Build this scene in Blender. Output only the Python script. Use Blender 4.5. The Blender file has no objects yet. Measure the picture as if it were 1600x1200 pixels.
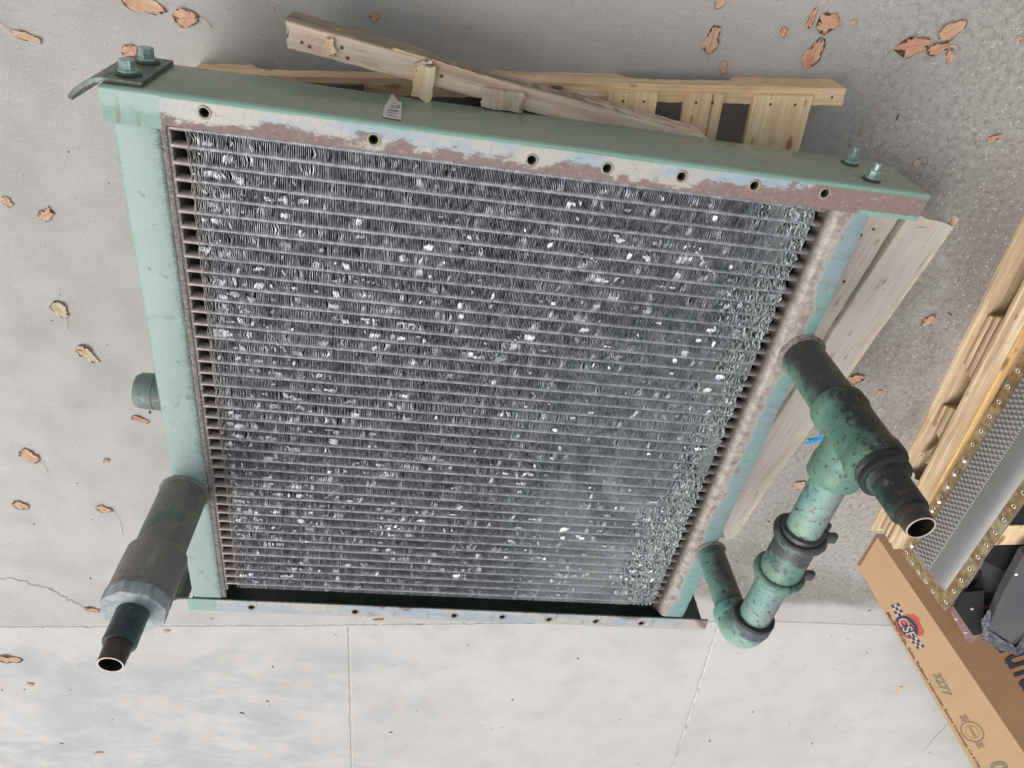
import bpy, bmesh, math, random
import numpy as np
from mathutils import Vector, Matrix, Euler
R = math.radians
random.seed(7)
SC = bpy.context.scene
COL = SC.collection

# ------------------------------------------------------------------ camera
M = [[0.986976, 0.14875, 0.061246], [0.084375, -0.802841, 0.590193], [0.136962, -0.577339, -0.804936]]          # rows: picture right, picture down, forward (world space)
cam = bpy.data.cameras.new('camera'); camo = bpy.data.objects.new('camera', cam); COL.objects.link(camo)
camo.matrix_world = Matrix(((M[0][0], -M[1][0], -M[2][0], 0), (M[0][1], -M[1][1], -M[2][1], 0),
                            (M[0][2], -M[1][2], -M[2][2], 0), (0, 0, 0, 1)))
camo.location = (0.5738, 0.4021, 1.7314)
cam.sensor_width = 36; cam.lens = 25.194; cam.clip_start = .02; cam.clip_end = 300
SC.camera = camo

# ------------------------------------------------------------------ sky and sun
SUN_EL, SUN_AZ = 54, (-.80, -.60)
az = math.atan2(SUN_AZ[0], SUN_AZ[1])
w = bpy.data.worlds.new("World"); SC.world = w; w.use_nodes = True
nt = w.node_tree; bgn = nt.nodes['Background']
sky = nt.nodes.new('ShaderNodeTexSky'); sky.sky_type = 'NISHITA'; sky.sun_disc = False
sky.sun_elevation = R(SUN_EL); sky.sun_rotation = az; sky.air_density = 1.0; sky.dust_density = 4.0; sky.ozone_density = .6
hsv = nt.nodes.new('ShaderNodeHueSaturation'); hsv.inputs['Saturation'].default_value = .22
nt.links.new(sky.outputs[0], hsv.inputs['Color']); nt.links.new(hsv.outputs[0], bgn.inputs[0])
bgn.inputs[1].default_value = .15
sl = bpy.data.lights.new('sun', 'SUN'); sl.energy = .95; sl.angle = R(40); sl.color = (1, .965, .92)
so = bpy.data.objects.new('sun', sl); COL.objects.link(so)
d = Vector((SUN_AZ[0]*math.cos(R(SUN_EL)), SUN_AZ[1]*math.cos(R(SUN_EL)), math.sin(R(SUN_EL))))
so.rotation_euler = d.to_track_quat('Z', 'Y').to_euler()
SC.view_settings.view_transform = 'Standard'; SC.view_settings.look = 'None'
SC.view_settings.exposure = 0.12; SC.view_settings.gamma = 1

# ------------------------------------------------------------------ material helpers
ALB = 1.            # picture tone -> surface albedo, set per family of materials
def lin(c):
    return tuple(min(.88, ALB*(x/12.92 if x <= .04045 else ((x+.055)/1.055)**2.4)) for x in c[:3]) + (1,)
class Mt:
    def __init__(s, name, rough=.6, metal=0., spec=.5):
        s.m = bpy.data.materials.new(name); s.m.use_nodes = True
        s.t = s.m.node_tree; s.b = s.t.nodes['Principled BSDF']
        s.b.inputs['Roughness'].default_value = rough; s.b.inputs['Metallic'].default_value = metal
        s.b.inputs['Specular IOR Level'].default_value = spec
        tc = s.t.nodes.new('ShaderNodeTexCoord'); s.co = tc.outputs['Object']
        s.oi = None
    def L(s, a, b): s.t.links.new(a, b)
    def setin(s, n, k, v):
        if hasattr(v, 'links') or isinstance(v, bpy.types.NodeSocket): s.L(v, n.inputs[k])
        else: n.inputs[k].default_value = v
    def rnd(s):
        if s.oi is None: s.oi = s.t.nodes.new('ShaderNodeObjectInfo')
        return s.oi.outputs['Random']
    def map(s, sc=(1,1,1), loc=(0,0,0), rot=(0,0,0), v=None, per_object=False):
        n = s.t.nodes.new('ShaderNodeMapping'); s.L(v or s.co, n.inputs[0])
        n.inputs['Scale'].default_value = sc; n.inputs['Location'].default_value = loc; n.inputs['Rotation'].default_value = rot
        o = n.outputs[0]
        if per_object:
            a = s.t.nodes.new('ShaderNodeVectorMath'); a.operation = 'ADD'
            k = s.t.nodes.new('ShaderNodeMath'); k.operation = 'MULTIPLY'; s.L(s.rnd(), k.inputs[0]); k.inputs[1].default_value = 37.
            s.L(o, a.inputs[0]); s.L(k.outputs[0], a.inputs[1]); o = a.outputs[0]
        return o
    def noise(s, scale, detail=5, rough=.55, dist=0, v=None):
        n = s.t.nodes.new('ShaderNodeTexNoise'); s.L(v or s.co, n.inputs['Vector'])
        n.inputs['Scale'].default_value = scale; n.inputs['Detail'].default_value = detail
        n.inputs['Roughness'].default_value = rough; n.inputs['Distortion'].default_value = dist
        return n.outputs['Fac']
    def vor(s, scale, v=None, feature='F1', out='Distance', rnd=1):
        n = s.t.nodes.new('ShaderNodeTexVoronoi'); s.L(v or s.co, n.inputs['Vector']); n.feature = feature
        n.inputs['Scale'].default_value = scale; n.inputs['Randomness'].default_value = rnd
        return n.outputs[out]
    def step(s, f, a, b, lo=0., hi=1.):
        n = s.t.nodes.new('ShaderNodeMapRange'); n.interpolation_type = 'SMOOTHSTEP'
        s.setin(n, 'Value', f); n.inputs['From Min'].default_value = a; n.inputs['From Max'].default_value = b
        n.inputs['To Min'].default_value = lo; n.inputs['To Max'].default_value = hi
        return n.outputs[0]
    def math(s, op, a, b=0.):
        n = s.t.nodes.new('ShaderNodeMath'); n.operation = op; s.setin(n, 0, a); s.setin(n, 1, b); return n.outputs[0]
    def xyz(s, v=None):
        n = s.t.nodes.new('ShaderNodeSeparateXYZ'); s.L(v or s.co, n.inputs[0]); return n.outputs
    def mix(s, f, a, b, blend='MIX'):
        n = s.t.nodes.new('ShaderNodeMix'); n.data_type = 'RGBA'; n.blend_type = blend
        s.setin(n, 'Factor', f)
        for k, c in (('A', a), ('B', b)):
            i = [x for x in n.inputs if x.name == k and x.type == 'RGBA'][0]
            if isinstance(c, bpy.types.NodeSocket): s.L(c, i)
            else: i.default_value = lin(c)
        return [x for x in n.outputs if x.type == 'RGBA'][0]
    def mul(s, c, f):          # colour times grey factor socket
        n = s.t.nodes.new('ShaderNodeVectorMath'); n.operation = 'SCALE'; s.L(c, n.inputs[0]); s.setin(n, 'Scale', f); return n.outputs[0]
    def col(s, c):
        if isinstance(c, bpy.types.NodeSocket): s.L(c, s.b.inputs['Base Color'])
        else: s.b.inputs['Base Color'].default_value = lin(c)
    def rough(s, f): s.setin(s.b, 'Roughness', f)
    def bump(s, h, strength=.3, dist=.002):
        n = s.t.nodes.new('ShaderNodeBump'); s.L(h, n.inputs['Height']); n.inputs['Strength'].default_value = strength
        n.inputs['Distance'].default_value = dist; s.L(n.outputs[0], s.b.inputs['Normal'])

def mat_simple(name, c, rough=.6, metal=0., var=.12, scale=30, bump=.1):
    m = Mt(name, rough, metal); v = m.map(per_object=True)
    n = m.noise(scale, 6, .6, 0, v); f = m.step(n, .3, .7, 1-var, 1+var)
    base = m.mix(0., c, c); m.col(m.mul(base, f)); m.bump(n, bump, .002); return m.m

# --- concrete
def mat_concrete(name='weathered_concrete', k=.98):
    m = Mt(name, .62, 0, .45)
    x, y, z = m.xyz()
    big = m.noise(1.1, 4, .6); mid = m.noise(7, 6, .6); fine = m.noise(260, 4, .7); grit = m.noise(900, 2, .6)
    c = m.mix(m.math('ADD', m.step(big, .3, .7, 0, .4), m.step(y, -.3, -1.8, 0., .6)), (.635, .625, .605), (.755, .747, .735))  # paler towards the far joint: the brighter light there put into the tone
    c = m.mix(m.step(mid, .42, .72, 0, .28), c, (.60, .588, .565))
    # brushed streaks along x
    st = m.noise(6, 5, .6, 0, m.map((1.2, 14, 1)))
    c = m.mix(m.step(st, .45, .75, 0, .22), c, (.745, .74, .73))
    # exposed aggregate on the worn part of the slab
    reg = m.math('ADD', x, m.math('MULTIPLY', m.math('SUBTRACT', m.noise(2.2, 5, .6), .5), 1.1))
    worn = m.step(reg, 1.25, 1.95)
    yy = m.math('ADD', y, m.math('MULTIPLY', m.math('SUBTRACT', m.noise(5, 4, .6), .5), .12))
    worn = m.math('MULTIPLY', worn, m.step(yy, -1.84, -1.76))
    c = m.mix(m.math('MULTIPLY', worn, .60), c, (.60, .578, .548))
    mot = m.noise(60, 5, .75, 0, m.map(loc=(8, 1, 3))); c = m.mix(m.math('MULTIPLY', m.step(mot, .50, .62, 0, .6), worn), c, (.44, .42, .395)); c = m.mix(m.math('MULTIPLY', m.step(mot, .48, .38, 0, .45), worn), c, (.72, .70, .665))
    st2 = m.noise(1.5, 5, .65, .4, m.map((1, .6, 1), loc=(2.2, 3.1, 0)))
    c = m.mix(m.math('MULTIPLY', m.math('MULTIPLY', m.step(st2, .40, .60), worn), m.math('MULTIPLY', m.step(x, 1.5, 1.9, .1, .6), m.step(y, .15, -.25))), c, (.42, .385, .35))  # brown stain, partly painted shade beside the right pallet
    # bluish damp stains on the far slab
    s1 = m.noise(2.0, 8, .70, .3, m.map((1., 1.7, 1)))
    far = m.step(y, -2.12, -2.3); side = m.step(x, 1.1, .2)
    c = m.mix(m.math('MULTIPLY', m.math('MULTIPLY', m.step(s1, .42, .62), far), m.math('MULTIPLY', side, .8)), c, (.625, .63, .645))
    # pebbles
    vd = m.vor(95); keep = m.step(m.noise(70, 1), .47, .60)
    peb = m.math('MULTIPLY', m.step(vd, .34, .22), keep)
    c = m.mix(m.math('MULTIPLY', peb, m.step(worn, 0, 1, .12, .75)), c, (.80, .775, .73))
    vd2 = m.vor(150, m.map(loc=(3, 1, 0))); keep2 = m.step(m.noise(50, 1, .5, 0, m.map(loc=(5, 2, 0))), .60, .66)
    dk = m.math('MULTIPLY', m.step(vd2, .30, .18), keep2)
    c = m.mix(m.math('MULTIPLY', dk, m.step(worn, 0, 1, .45, .8)), c, (.36, .335, .31))
    sp = m.noise(520, 3, .8, 0, m.map(loc=(6, 6, 0)))
    c = m.mix(m.step(sp, .55, .68, 0, .50), c, (.40, .385, .36)); c = m.mix(m.step(sp, .44, .32, 0, .45), c, (.84, .83, .81))
    ps = m.noise(34, 8, .8)                       # black dots and pits
    c = m.mix(m.step(ps, .70, .76, 0, .6), c, (.33, .31, .29))
    f = m.math('MULTIPLY', m.step(fine, .25, .75, .84*k, 1.16*k), m.step(grit, .3, .7, .93, 1.07))
    m.col(m.mul(c, f))
    m.rough(m.step(mid, .3, .7, .52, .72))
    h = m.math('ADD', m.math('MULTIPLY', fine, .6), m.math('MULTIPLY', peb, m.math('MULTIPLY', worn, .8)))
    m.bump(h, .45, .003)
    return m.m

# --- wood: grain along local x
def mat_wood(name, light, dark, grey=0., greyc=(.60, .57, .53), contrast=.5, rough=.75, old_side=None):
    m = Mt(name, rough); v = m.map(per_object=True)
    g1 = m.noise(1, 5, .6, .6, m.map((2.5, 34, 34), v=v)); g2 = m.noise(1, 3, .7, 0, m.map((7, 260, 260), v=v))
    wv = m.t.nodes.new('ShaderNodeTexWave'); wv.wave_type = 'BANDS'; wv.bands_direction = 'Y'
    m.L(m.map((.35, 1, .55), v=v), wv.inputs['Vector']); wv.inputs['Scale'].default_value = 16; wv.inputs['Distortion'].default_value = 5
    wv.inputs['Detail'].default_value = 3; wv.inputs['Detail Scale'].default_value = 1.2
    c = m.mix(m.step(g1, .3, .72), light, dark)
    c = m.mix(m.step(wv.outputs['Fac'], .35, 1, 0, .35*contrast*2), c, dark)
    if grey: 
        gm = m.noise(4, 5, .6, .5, m.map((1, 3, 3), v=v))
        c = m.mix(m.step(gm, .62-.4*grey, .8-.3*grey, 0, .85), c, greyc)
    dirt = m.noise(16, 7, .7, 0, v)
    c = m.mix(m.step(dirt, .58, .78, 0, .45), c, (dark[0]*.62, dark[1]*.58, dark[2]*.55))
    kn = m.vor(5.5, m.map((.55, 1.4, 1.4), v=v)); c = m.mix(m.step(kn, .10, .055, 0, .75), c, (.40, .25, .16))
    cr = m.step(m.noise(1, 2, .5, .3, m.map((1.6, 60, 60), loc=(9, 3, 3), v=v)), .70, .73, 0, .55)   # drying cracks
    c = m.mix(cr, c, (.24, .19, .15)); saw = m.noise(1, 2, .6, .1, m.map((150, 5, 5), v=v)); c = m.mix(m.step(saw, .55, .7, 0, .18), c, dark)
    if old_side:
        yy = m.math('ADD', m.xyz()[1], m.math('MULTIPLY', m.math('SUBTRACT', m.noise(1, 5, .7, .4, m.map((6, 40, 40), v=v)), .5), .012))
        oc = m.mix(m.step(g1, .35, .65), (.50, .445, .36), (.36, .31, .25)); oc = m.mix(m.step(m.noise(5, 5, .6, 0, v), .52, .62, 0, .5), oc, (.52, .51, .40))
        c = m.mix(m.step(yy, old_side, old_side+.004, 0, .85), c, oc)
    nl = m.vor(16, m.map((.7, 1.6, 1.6), loc=(3, 1, 1), v=v)); c = m.mix(m.step(nl, .16, .06, 0, .55), c, (.50, .36, .27))
    m.col(m.mul(c, m.step(g2, .2, .8, .84, 1.16)))
    m.bump(m.math('SUBTRACT', m.math('ADD', g1, m.math('MULTIPLY', g2, .5)), cr), .5, .003)
    return m.m

GREEN = (.645, .775, .725)
# --- front flange of the long channels: paint scraped down to primer and rust
def mat_flange(name, x_green, x_rust, y_edge, y_in, bias=0.):
    m = Mt(name, .55); x, y, z = m.xyz()
    n1 = m.noise(9, 9, .70, .4, m.map((.75, 1.5, 1))); n2 = m.noise(24, 9, .74, .3, m.map((.7, 1.3, 1), loc=(4, 7, 1))); n3 = m.noise(120, 4, .65)
    t = m.math('DIVIDE', m.math('SUBTRACT', y, y_edge), y_in-y_edge)     # 0 at the outer edge, 1 at the lip
    c = m.mix(m.step(n1, .44, .56), (.83, .81, .77), (.72, .78, .82))      # cream over blue-grey primer
    c = m.mix(m.step(n2, .58, .66, 0, .75), c, (.69, .57, .47))
    c = m.mix(m.step(n2, .40, .34, 0, .55), c, GREEN)
    r = m.math('ADD', m.math('ADD', m.math('MULTIPLY', t, .36), m.math('MULTIPLY', n1, .9)), m.math('MULTIPLY', n2, .45))
    r = m.math('ADD', r, m.step(x, x_rust-.16, x_rust+.03, bias, .5))
    r = m.math('ADD', r, m.math('MULTIPLY', m.math('SUBTRACT', n3, .5), .14)); rust = m.step(r, .85, .93)
    rc = m.mix(n3, (.54, .455, .43), (.68, .59, .565))
    c = m.mix(rust, c, rc)
    c = m.mix(m.step(n3, .62, .70, 0, .5), c, (.84, .81, .78)); c = m.mix(m.step(m.noise(70, 6, .8, 0, m.map(loc=(2, 2, 9))), .60, .68, 0, .55), c, (.42, .34, .31))
    e = m.math('ADD', t, m.math('MULTIPLY', m.math('SUBTRACT', n2, .5), .12))
    c = m.mix(m.step(e, .13, .07), c, (.53, .71, .63))                       # painted outer bend
    xg = m.math('ADD', x, m.math('MULTIPLY', m.math('SUBTRACT', n2, .5), .012))
    gl = m.mix(m.step(m.noise(14, 4), .45, .7, 0, .6), GREEN, (.69, .80, .78))
    c = m.mix(m.step(xg, x_green+.002, x_green-.002), c, gl)
    run = m.noise(1, 6, .7, .2, m.map((55, 6, 1))); c = m.mix(m.math('MULTIPLY', m.step(run, .56, .68, 0, .5), m.step(t, .15, .4)), c, (.60, .46, .38))
    lip = m.math('MULTIPLY', m.step(x, x_rust+.02, x_rust+.04), m.step(e, .80, .86))
    c = m.mix(lip, c, (.58, .76, .70))
    m.col(m.mul(c, m.step(n3, .3, .7, .95, 1.05))); m.rough(m.step(rust, 0, 1, .42, .75)); m.bump(m.math('ADD', m.math('MULTIPLY', n3, .3), m.math('SUBTRACT', 1., rust)), .3, .0012)
    return m.m
def mat_web():
    m = Mt('shaded_green_gloss_paint', .2, 0, .7)  # the frame's green, darkened to hold the shade on this side
    n1 = m.noise(5, 5, .6, .3, m.map((.7, 1, 2))); n2 = m.noise(40, 6, .7, 0, m.map((.35, 1, 1.6)))
    c = m.mix(m.step(n1, .35, .7), (.545, .575, .495), (.495, .56, .495))
    c = m.mix(m.step(n2, .60, .72, 0, .5), c, (.46, .48, .42))
    z = m.xyz()[2]
    zz = m.math('ADD', z, m.math('MULTIPLY', m.math('SUBTRACT', m.noise(30), .5), .012))
    c = m.mix(m.step(zz, .176, .185), c, (.58, .72, .65))
    m.col(c); m.rough(m.step(n2, .3, .75, .16, .36)); m.bump(m.noise(9, 3), .12, .004)
    return m.m
def mat_tank(side):
    m = Mt('tank_paint_' + side, .45); x, y, z = m.xyz()
    n1 = m.noise(7, 6, .6, .4); n2 = m.noise(38, 7, .68, .2); n3 = m.noise(170, 4, .7); n4 = m.noise(3, 3)
    if side == 'left':
        c = m.mix(m.step(n4, .4, .65), (.685, .80, .765), (.705, .805, .785))
        c = m.mix(m.step(n1, .56, .74, 0, .45), c, (.70, .76, .77))
        edge = m.math('ADD', x, m.math('MULTIPLY', m.math('SUBTRACT', n2, .5), .045))
        c = m.mix(m.math('MULTIPLY', m.step(edge, .070, .090, 0, .75), m.step(n3, .35, .62)), c, (.42, .43, .42))
        c = m.mix(m.step(edge, .090, .094, 0, .75), c, (.52, .49, .48))
        c = m.mix(m.step(n2, .62, .68, 0, .7), c, (.46, .53, .51))
        sc_ = m.noise(1, 4, .7, .6, m.map((90, 9, 9), rot=(0, 0, .5))); c = m.mix(m.step(sc_, .66, .70, 0, .5), c, (.82, .86, .85))
        c = m.mix(m.step(m.noise(11, 8, .75, .6, m.map(loc=(4, 9, 0))), .58, .66, 0, .45), c, (.53, .60, .585))
        c = m.mix(m.step(m.noise(90, 3, .5, 0, m.map(loc=(2, 2, 2))), .69, .72, 0, .7), c, (.80, .87, .84))
    else:
        b = m.mix(m.step(n1, .4, .62), (.58, .70, .695), (.62, .695, .715))
        b = m.mix(m.step(n4, .42, .60, 0, .8), b, (.56, .73, .69))
        b = m.mix(m.step(m.noise(30, 6, .7, 0, m.map((.5, 2.6, 1))), .52, .66, 0, .35), b, (.40, .48, .50))
        b = m.mix(m.step(m.noise(16, 6, .7, .3, m.map((1, .7, 1), loc=(1, 5, 0))), .60, .64, 0, .85), b, (.63, .53, .49))
        r = m.mix(m.step(n2, .36, .62), (.62, .555, .52), (.80, .765, .72))
        r = m.mix(m.step(n3, .50, .64, 0, .6), r, (.52, .46, .43))
        yl = m.step(y, -.2, -1.35, 0, .012)
        e = m.math('ADD', m.math('ADD', x, yl), m.math('MULTIPLY', m.math('SUBTRACT', n1, .5), .085))
        e = m.math('ADD', e, m.math('MULTIPLY', m.math('SUBTRACT', n2, .5), .02))
        c = m.mix(m.step(e, 1.424, 1.428), r, b)
        c = m.mix(m.math('MULTIPLY', m.step(e, 1.420, 1.424), m.math('MULTIPLY', m.step(e, 1.432, 1.428), .45)), c, (.78, .75, .70))
        c = m.mix(m.step(x, 1.397, 1.382, 0, .92), c, (.22, .185, .17))  # dark inner band paints in the shade where the tank rolls down
    m.col(m.mul(c, m.step(n3, .3, .7, .95, 1.05))); m.bump(m.math('ADD', m.math('MULTIPLY', n3, .3), n2), .25, .0012)
    return m.m
# --- sooty pipes: green paint under black grime
def mat_pipe(name, green, grime_shade, amount, metal=0., rgh=.5, ang=(1, .4)):
    m = Mt(name, rgh); 
    n1 = m.noise(9, 6, .65, .5); n2 = m.noise(60, 7, .72, .2); n3 = m.noise(190, 3, .6)
    g = m.mix(m.step(n1, .4, .66), green, (green[0]*.82, green[1]*.90, green[2]*.92))
    s = m.math('ADD', m.math('MULTIPLY', n1, .62), m.math('MULTIPLY', n2, .38))
    c = m.mix(m.step(s, .60-.2*amount, .66-.2*amount), g, grime_shade)
    sm_ = m.noise(1, 6, .7, .5, m.map((18, 18, 5))); c = m.mix(m.step(sm_, .50, .66, 0, .5), c, (min(grime_shade[0]*1.28, .9), min(grime_shade[1]*1.27, .9), min(grime_shade[2]*1.24, .9)))
    c = m.mix(m.step(m.noise(30, 8, .8, .4, m.map(loc=(2, 8, 1))), .58, .63, 0, .55), c, (grime_shade[0]*.62, grime_shade[1]*.62, grime_shade[2]*.62))
    c = m.mix(m.step(n2, .64, .70, 0, .8), c, (.17, .19, .18))
    c = m.mix(m.step(n3, .70, .76, 0, .45), c, (.62, .66, .64))
    m.col(c); m.b.inputs['Metallic'].default_value = metal; m.rough(m.step(n2, .3, .7, rgh-.12, rgh+.16)); m.bump(m.math('ADD', n2, m.math('MULTIPLY', n3, .5)), .3, .0012)
    return m.m
# green on one half of a pipe, the other darkened by soot and painted-in shade
def mat_pipe_half(name, green, grime_shade, axis_xy, cx, cy, cz, shift=0., wob=.35):
    m = Mt(name, .42); x, y, z = m.xyz()
    n1 = m.noise(13, 7, .68, .3); n2 = m.noise(75, 6, .7); n3 = m.noise(190, 3, .6)
    t = m.math('ADD', m.math('ADD', m.math('MULTIPLY', m.math('SUBTRACT', x, cx), axis_xy[0]), m.math('MULTIPLY', m.math('SUBTRACT', y, cy), axis_xy[1])), m.math('MULTIPLY', m.math('SUBTRACT', z, cz), axis_xy[2]))
    t = m.math('ADD', m.math('MULTIPLY', t, 14), m.math('MULTIPLY', m.math('SUBTRACT', n1, .5), wob*5))
    t = m.math('ADD', t, m.math('MULTIPLY', m.math('SUBTRACT', n2, .5), .5))
    g = m.mix(m.step(m.noise(8, 4), .4, .66), green, (green[0]*.80, green[1]*.92, green[2]*.95))
    c = m.mix(m.step(t, shift-.32, shift+.30), g, grime_shade)
    c = m.mix(m.step(n2, .58, .62, 0, .85), c, (.15, .17, .165))
    c = m.mix(m.step(m.noise(50, 8, .8, 0, m.map(loc=(3, 3, 3))), .58, .62, 0, .5), c, (.37, .385, .37))
    c = m.mix(m.step(m.noise(22, 8, .75, .5, m.map(loc=(7, 1, 2))), .60, .64, 0, .6), c, (.30, .25, .22))
    m.col(c); m.rough(m.step(n2, .3, .7, .34, .55)); m.bump(m.math('ADD', n2, m.math('MULTIPLY', n3, .4)), .3, .0012)
    return m.m
def mat_fin(name, a, b, chalk_f, met, rg):
    m = Mt(name, rg, met)
    x, y, z = m.xyz(); n1 = m.noise(5, 4, .6); n2 = m.noise(260, 3, .7); n3 = m.noise(30, 6, .7)
    c = m.mix(m.step(n3, .35, .68), a, b)
    big = m.noise(2.6, 4, .6, .3, m.map(loc=(4, 4, 1)))
    c = m.mix(m.step(big, .56, .66, 0, .35), c, (b[0]*.72, b[1]*.74, b[2]*.78))
    e = m.math('ADD', x, m.math('MULTIPLY', m.math('SUBTRACT', n1, .5), .25))
    c = m.mix(m.step(e, 1.20, 1.34, 0, .5), c, (.52, .56, .54))
    c = m.mix(m.math('MULTIPLY', m.step(x, .75, 1.25), m.step(y, -.2, -.9, 0, .3)), c, (.46, .54, .53))
    c = m.mix(m.step(x, .160, .145, 0, .7), c, (.60, .585, .53))
    chalk = m.math('MULTIPLY', m.math('MULTIPLY', m.step(m.noise(3.2, 5, .65, .4, m.map(loc=(1, 2, 0))), .42, .58), m.step(x, .75, 1.1)), m.step(y, -.35, -.85))
    c = m.mix(m.math('MULTIPLY', chalk, chalk_f), c, (.76, .79, .785))
    c = m.mix(m.step(n2, .64, .72, 0, .5), c, (.88, .89, .90))
    m.col(c); m.rough(m.step(n3, .3, .7, rg-.08, rg+.12)); return m.m
def mat_tube():
    m = Mt('core_tube_metal', .5, .35); x, y, z = m.xyz(); n = m.noise(60, 6, .7)
    al = m.mix(m.step(n, .35, .65), (.70, .71, .725), (.50, .51, .53))
    ru = m.mix(m.step(n, .35, .65), (.57, .52, .50), (.77, .73, .72))
    dk = m.mix(m.step(n, .35, .65), (.40, .375, .37), (.58, .56, .555))
    e = m.step(x, .140, .148); c = m.mix(e, ru, al); c = m.mix(m.step(x, 1.338, 1.346), c, dk)
    m.col(c); m.bump(n, .3, .001); return m.m
def mat_card(name, c1, c2, c3):
    m = Mt(name, .8, 0, .25); 
    n1 = m.noise(3, 4, .6, .4); n2 = m.noise(1, 4, .6, 0, m.map((160, 160, 4))); n3 = m.noise(420, 2, .5)
    c = m.mix(m.step(n1, .3, .7), c1, c2); c = m.mix(m.step(m.noise(14, 7, .75, .6), .60, .70, 0, .35), c, (min(1, c2[0]*1.08), c2[1]*1.08, c2[2]*1.1)); c = m.mix(m.step(m.noise(9, 7, .75, .8, m.map(loc=(3, 3, 3))), .62, .70, 0, .3), c, (c1[0]*.85, c1[1]*.83, c1[2]*.8)); c = m.mix(m.step(n2, .48, .66, 0, .4), c, c3)
    m.col(m.mul(c, m.step(n3, .3, .7, .96, 1.04))); m.bump(n2, .1, .001); return m.m
def mat_leaf(name, c1, c2):
    m = Mt(name, .7); v = m.map(per_object=True); n = m.noise(60, 5, .6, 0, v)
    c = m.mix(m.step(n, .35, .65), c1, c2)
    c = m.mix(m.step(m.rnd(), 0, 1, 0, .6), c, (.89, .70, .60)); c = m.mix(m.step(m.noise(35, 4, .6, 0, v), .62, .70, 0, .5), c, (.74, .56, .45))
    x, y, z = m.xyz(); ay_ = m.math('ABSOLUTE', y)
    rib = m.step(ay_, .0011, .0005)
    side = m.math('ABSOLUTE', m.math('SINE', m.math('MULTIPLY', m.math('ADD', x, m.math('MULTIPLY', ay_, -.8)), 520.)))
    c = m.mix(m.math('MULTIPLY', m.math('MAXIMUM', rib, m.step(side, .16, .04, 0, .5)), .45), c, (.60, .42, .31))
    m.col(c); m.bump(m.noise(90, 4, .6, 0, v), .25, .002); return m.m

CONC = mat_concrete(); CONC2 = mat_concrete('pale_concrete', 1.12)  # far slabs paler, with the brighter light there put into their colour
ALB = 1.3
W_NEW = mat_wood('fresh_pine', (.87, .765, .62), (.78, .655, .50), .12, (.70, .64, .56))
W_SAND = mat_wood('sawn_pine_edge', (.84, .74, .60), (.74, .62, .48), .1)
W_OLD = mat_wood('weathered_lumber', (.76, .68, .585), (.61, .53, .445), .65, (.71, .665, .605), .7)
W_OLD2 = mat_wood('weathered_board', (.80, .72, .64), (.67, .585, .50), .55, (.73, .69, .645), .4)
W_OLD3 = mat_wood('grey_weathered_board', (.74, .675, .605), (.59, .52, .455), .9, (.68, .655, .62), .35)
W_DIAG = mat_wood('old_pallet_stringer', (.79, .71, .63), (.64, .56, .48), .5, (.72, .67, .61), .6, old_side=.0195)
W_DARK = mat_wood('dark_weathered_wood', (.42, .375, .335), (.27, .235, .21), .5, (.40, .37, .35), .6)
W_STUB = mat_wood('freshly_broken_wood', (.86, .79, .67), (.74, .64, .50), 0)
W_PLY = mat_wood('plywood_edge', (.80, .73, .61), (.62, .52, .40), .1, contrast=.2)
W_PLY2 = mat_wood('plywood_edge_dark', (.66, .57, .45), (.46, .37, .28), .1, contrast=.2)
W_YEL = mat_wood('yellow_pine_edge', (.84, .71, .50), (.72, .56, .36), 0)
ALB = .68
FL_T = mat_flange('scraped_flange_paint', .097, 1.405, -.001, -.055, -.01)
FL_B = mat_flange('scraped_lower_flange_paint', .075, 1.60, -1.447, -1.391, -.21)
ALB = 1.0
WEB = mat_web(); PDARK = mat_simple('dark_green_paint', (.24, .30, .26), .35, 0, .2, 25)
BOLT = mat_simple('painted_bolt_steel', (.60, .70, .68), .3, .35, .25, 120)
PLATE = mat_pipe('mounting_plate_paint', (.42, .50, .45), (.33, .35, .32), 1.0, rgh=.35)
FIN = mat_fin('oxidised_fin', (.285, .30, .33), (.175, .19, .215), .33, .35, .5); FINE = mat_fin('worn_fin_edge', (.74, .75, .77), (.53, .545, .57), .4, .45, .42); TUBE = mat_tube()
ALB = .60
TK_L = mat_tank('left'); ALB = .70; TK_R = mat_tank('right'); ALB = .60
PGREEN = mat_simple('green_paint', (.50, .66, .59), .35, 0, .12, 30)
RING = mat_simple('bare_metal_ring', (.76, .70, .62), .5, .2, .15, 200)
NUT = mat_simple('rusty_dark_nut', (.30, .26, .235), .6, .3, .3, 200)
PITM = mat_simple('black_hole_bottom', (.03, .028, .027), .9, 0, .1, 50)
CORE = mat_simple('dark_core_depth', (.07, .072, .08), .9, 0, .3, 50)
RUSTW = mat_simple('weld_grime', (.64, .60, .575), .85, 0, .35, 110, .8)
ALB = 1.5
GRIME = (.235, .235, .225); PG = (.40, .56, .475)
P_LEFT = mat_pipe('sooty_grey_pipe', (.28, .36, .32), (.40, .385, .365), 1.0, rgh=.5)
P_COUP = mat_pipe('sooty_coupling', (.28, .42, .36), (.415, .40, .38), 1.25, rgh=.5)
P_NIP = mat_pipe('blue_black_nipple', (.20, .27, .28), (.17, .19, .195), .6, rgh=.4)
P_END = mat_pipe('dark_thread_end', (.24, .20, .18), (.19, .165, .15), .8, rgh=.4)
P_HEX = mat_pipe('grey_bushing', (.46, .50, .51), (.55, .57, .58), .7, rgh=.5)
P_PLUG = mat_pipe('grey_green_cap', (.36, .42, .40), (.32, .35, .34), .7, rgh=.45)
STEEL = mat_simple('cut_pipe_edge', (.74, .68, .62), .35, .6, .1, 100)
INNER = mat_simple('pipe_bore', (.13, .10, .085), .6, .3, .4, 60)

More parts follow.
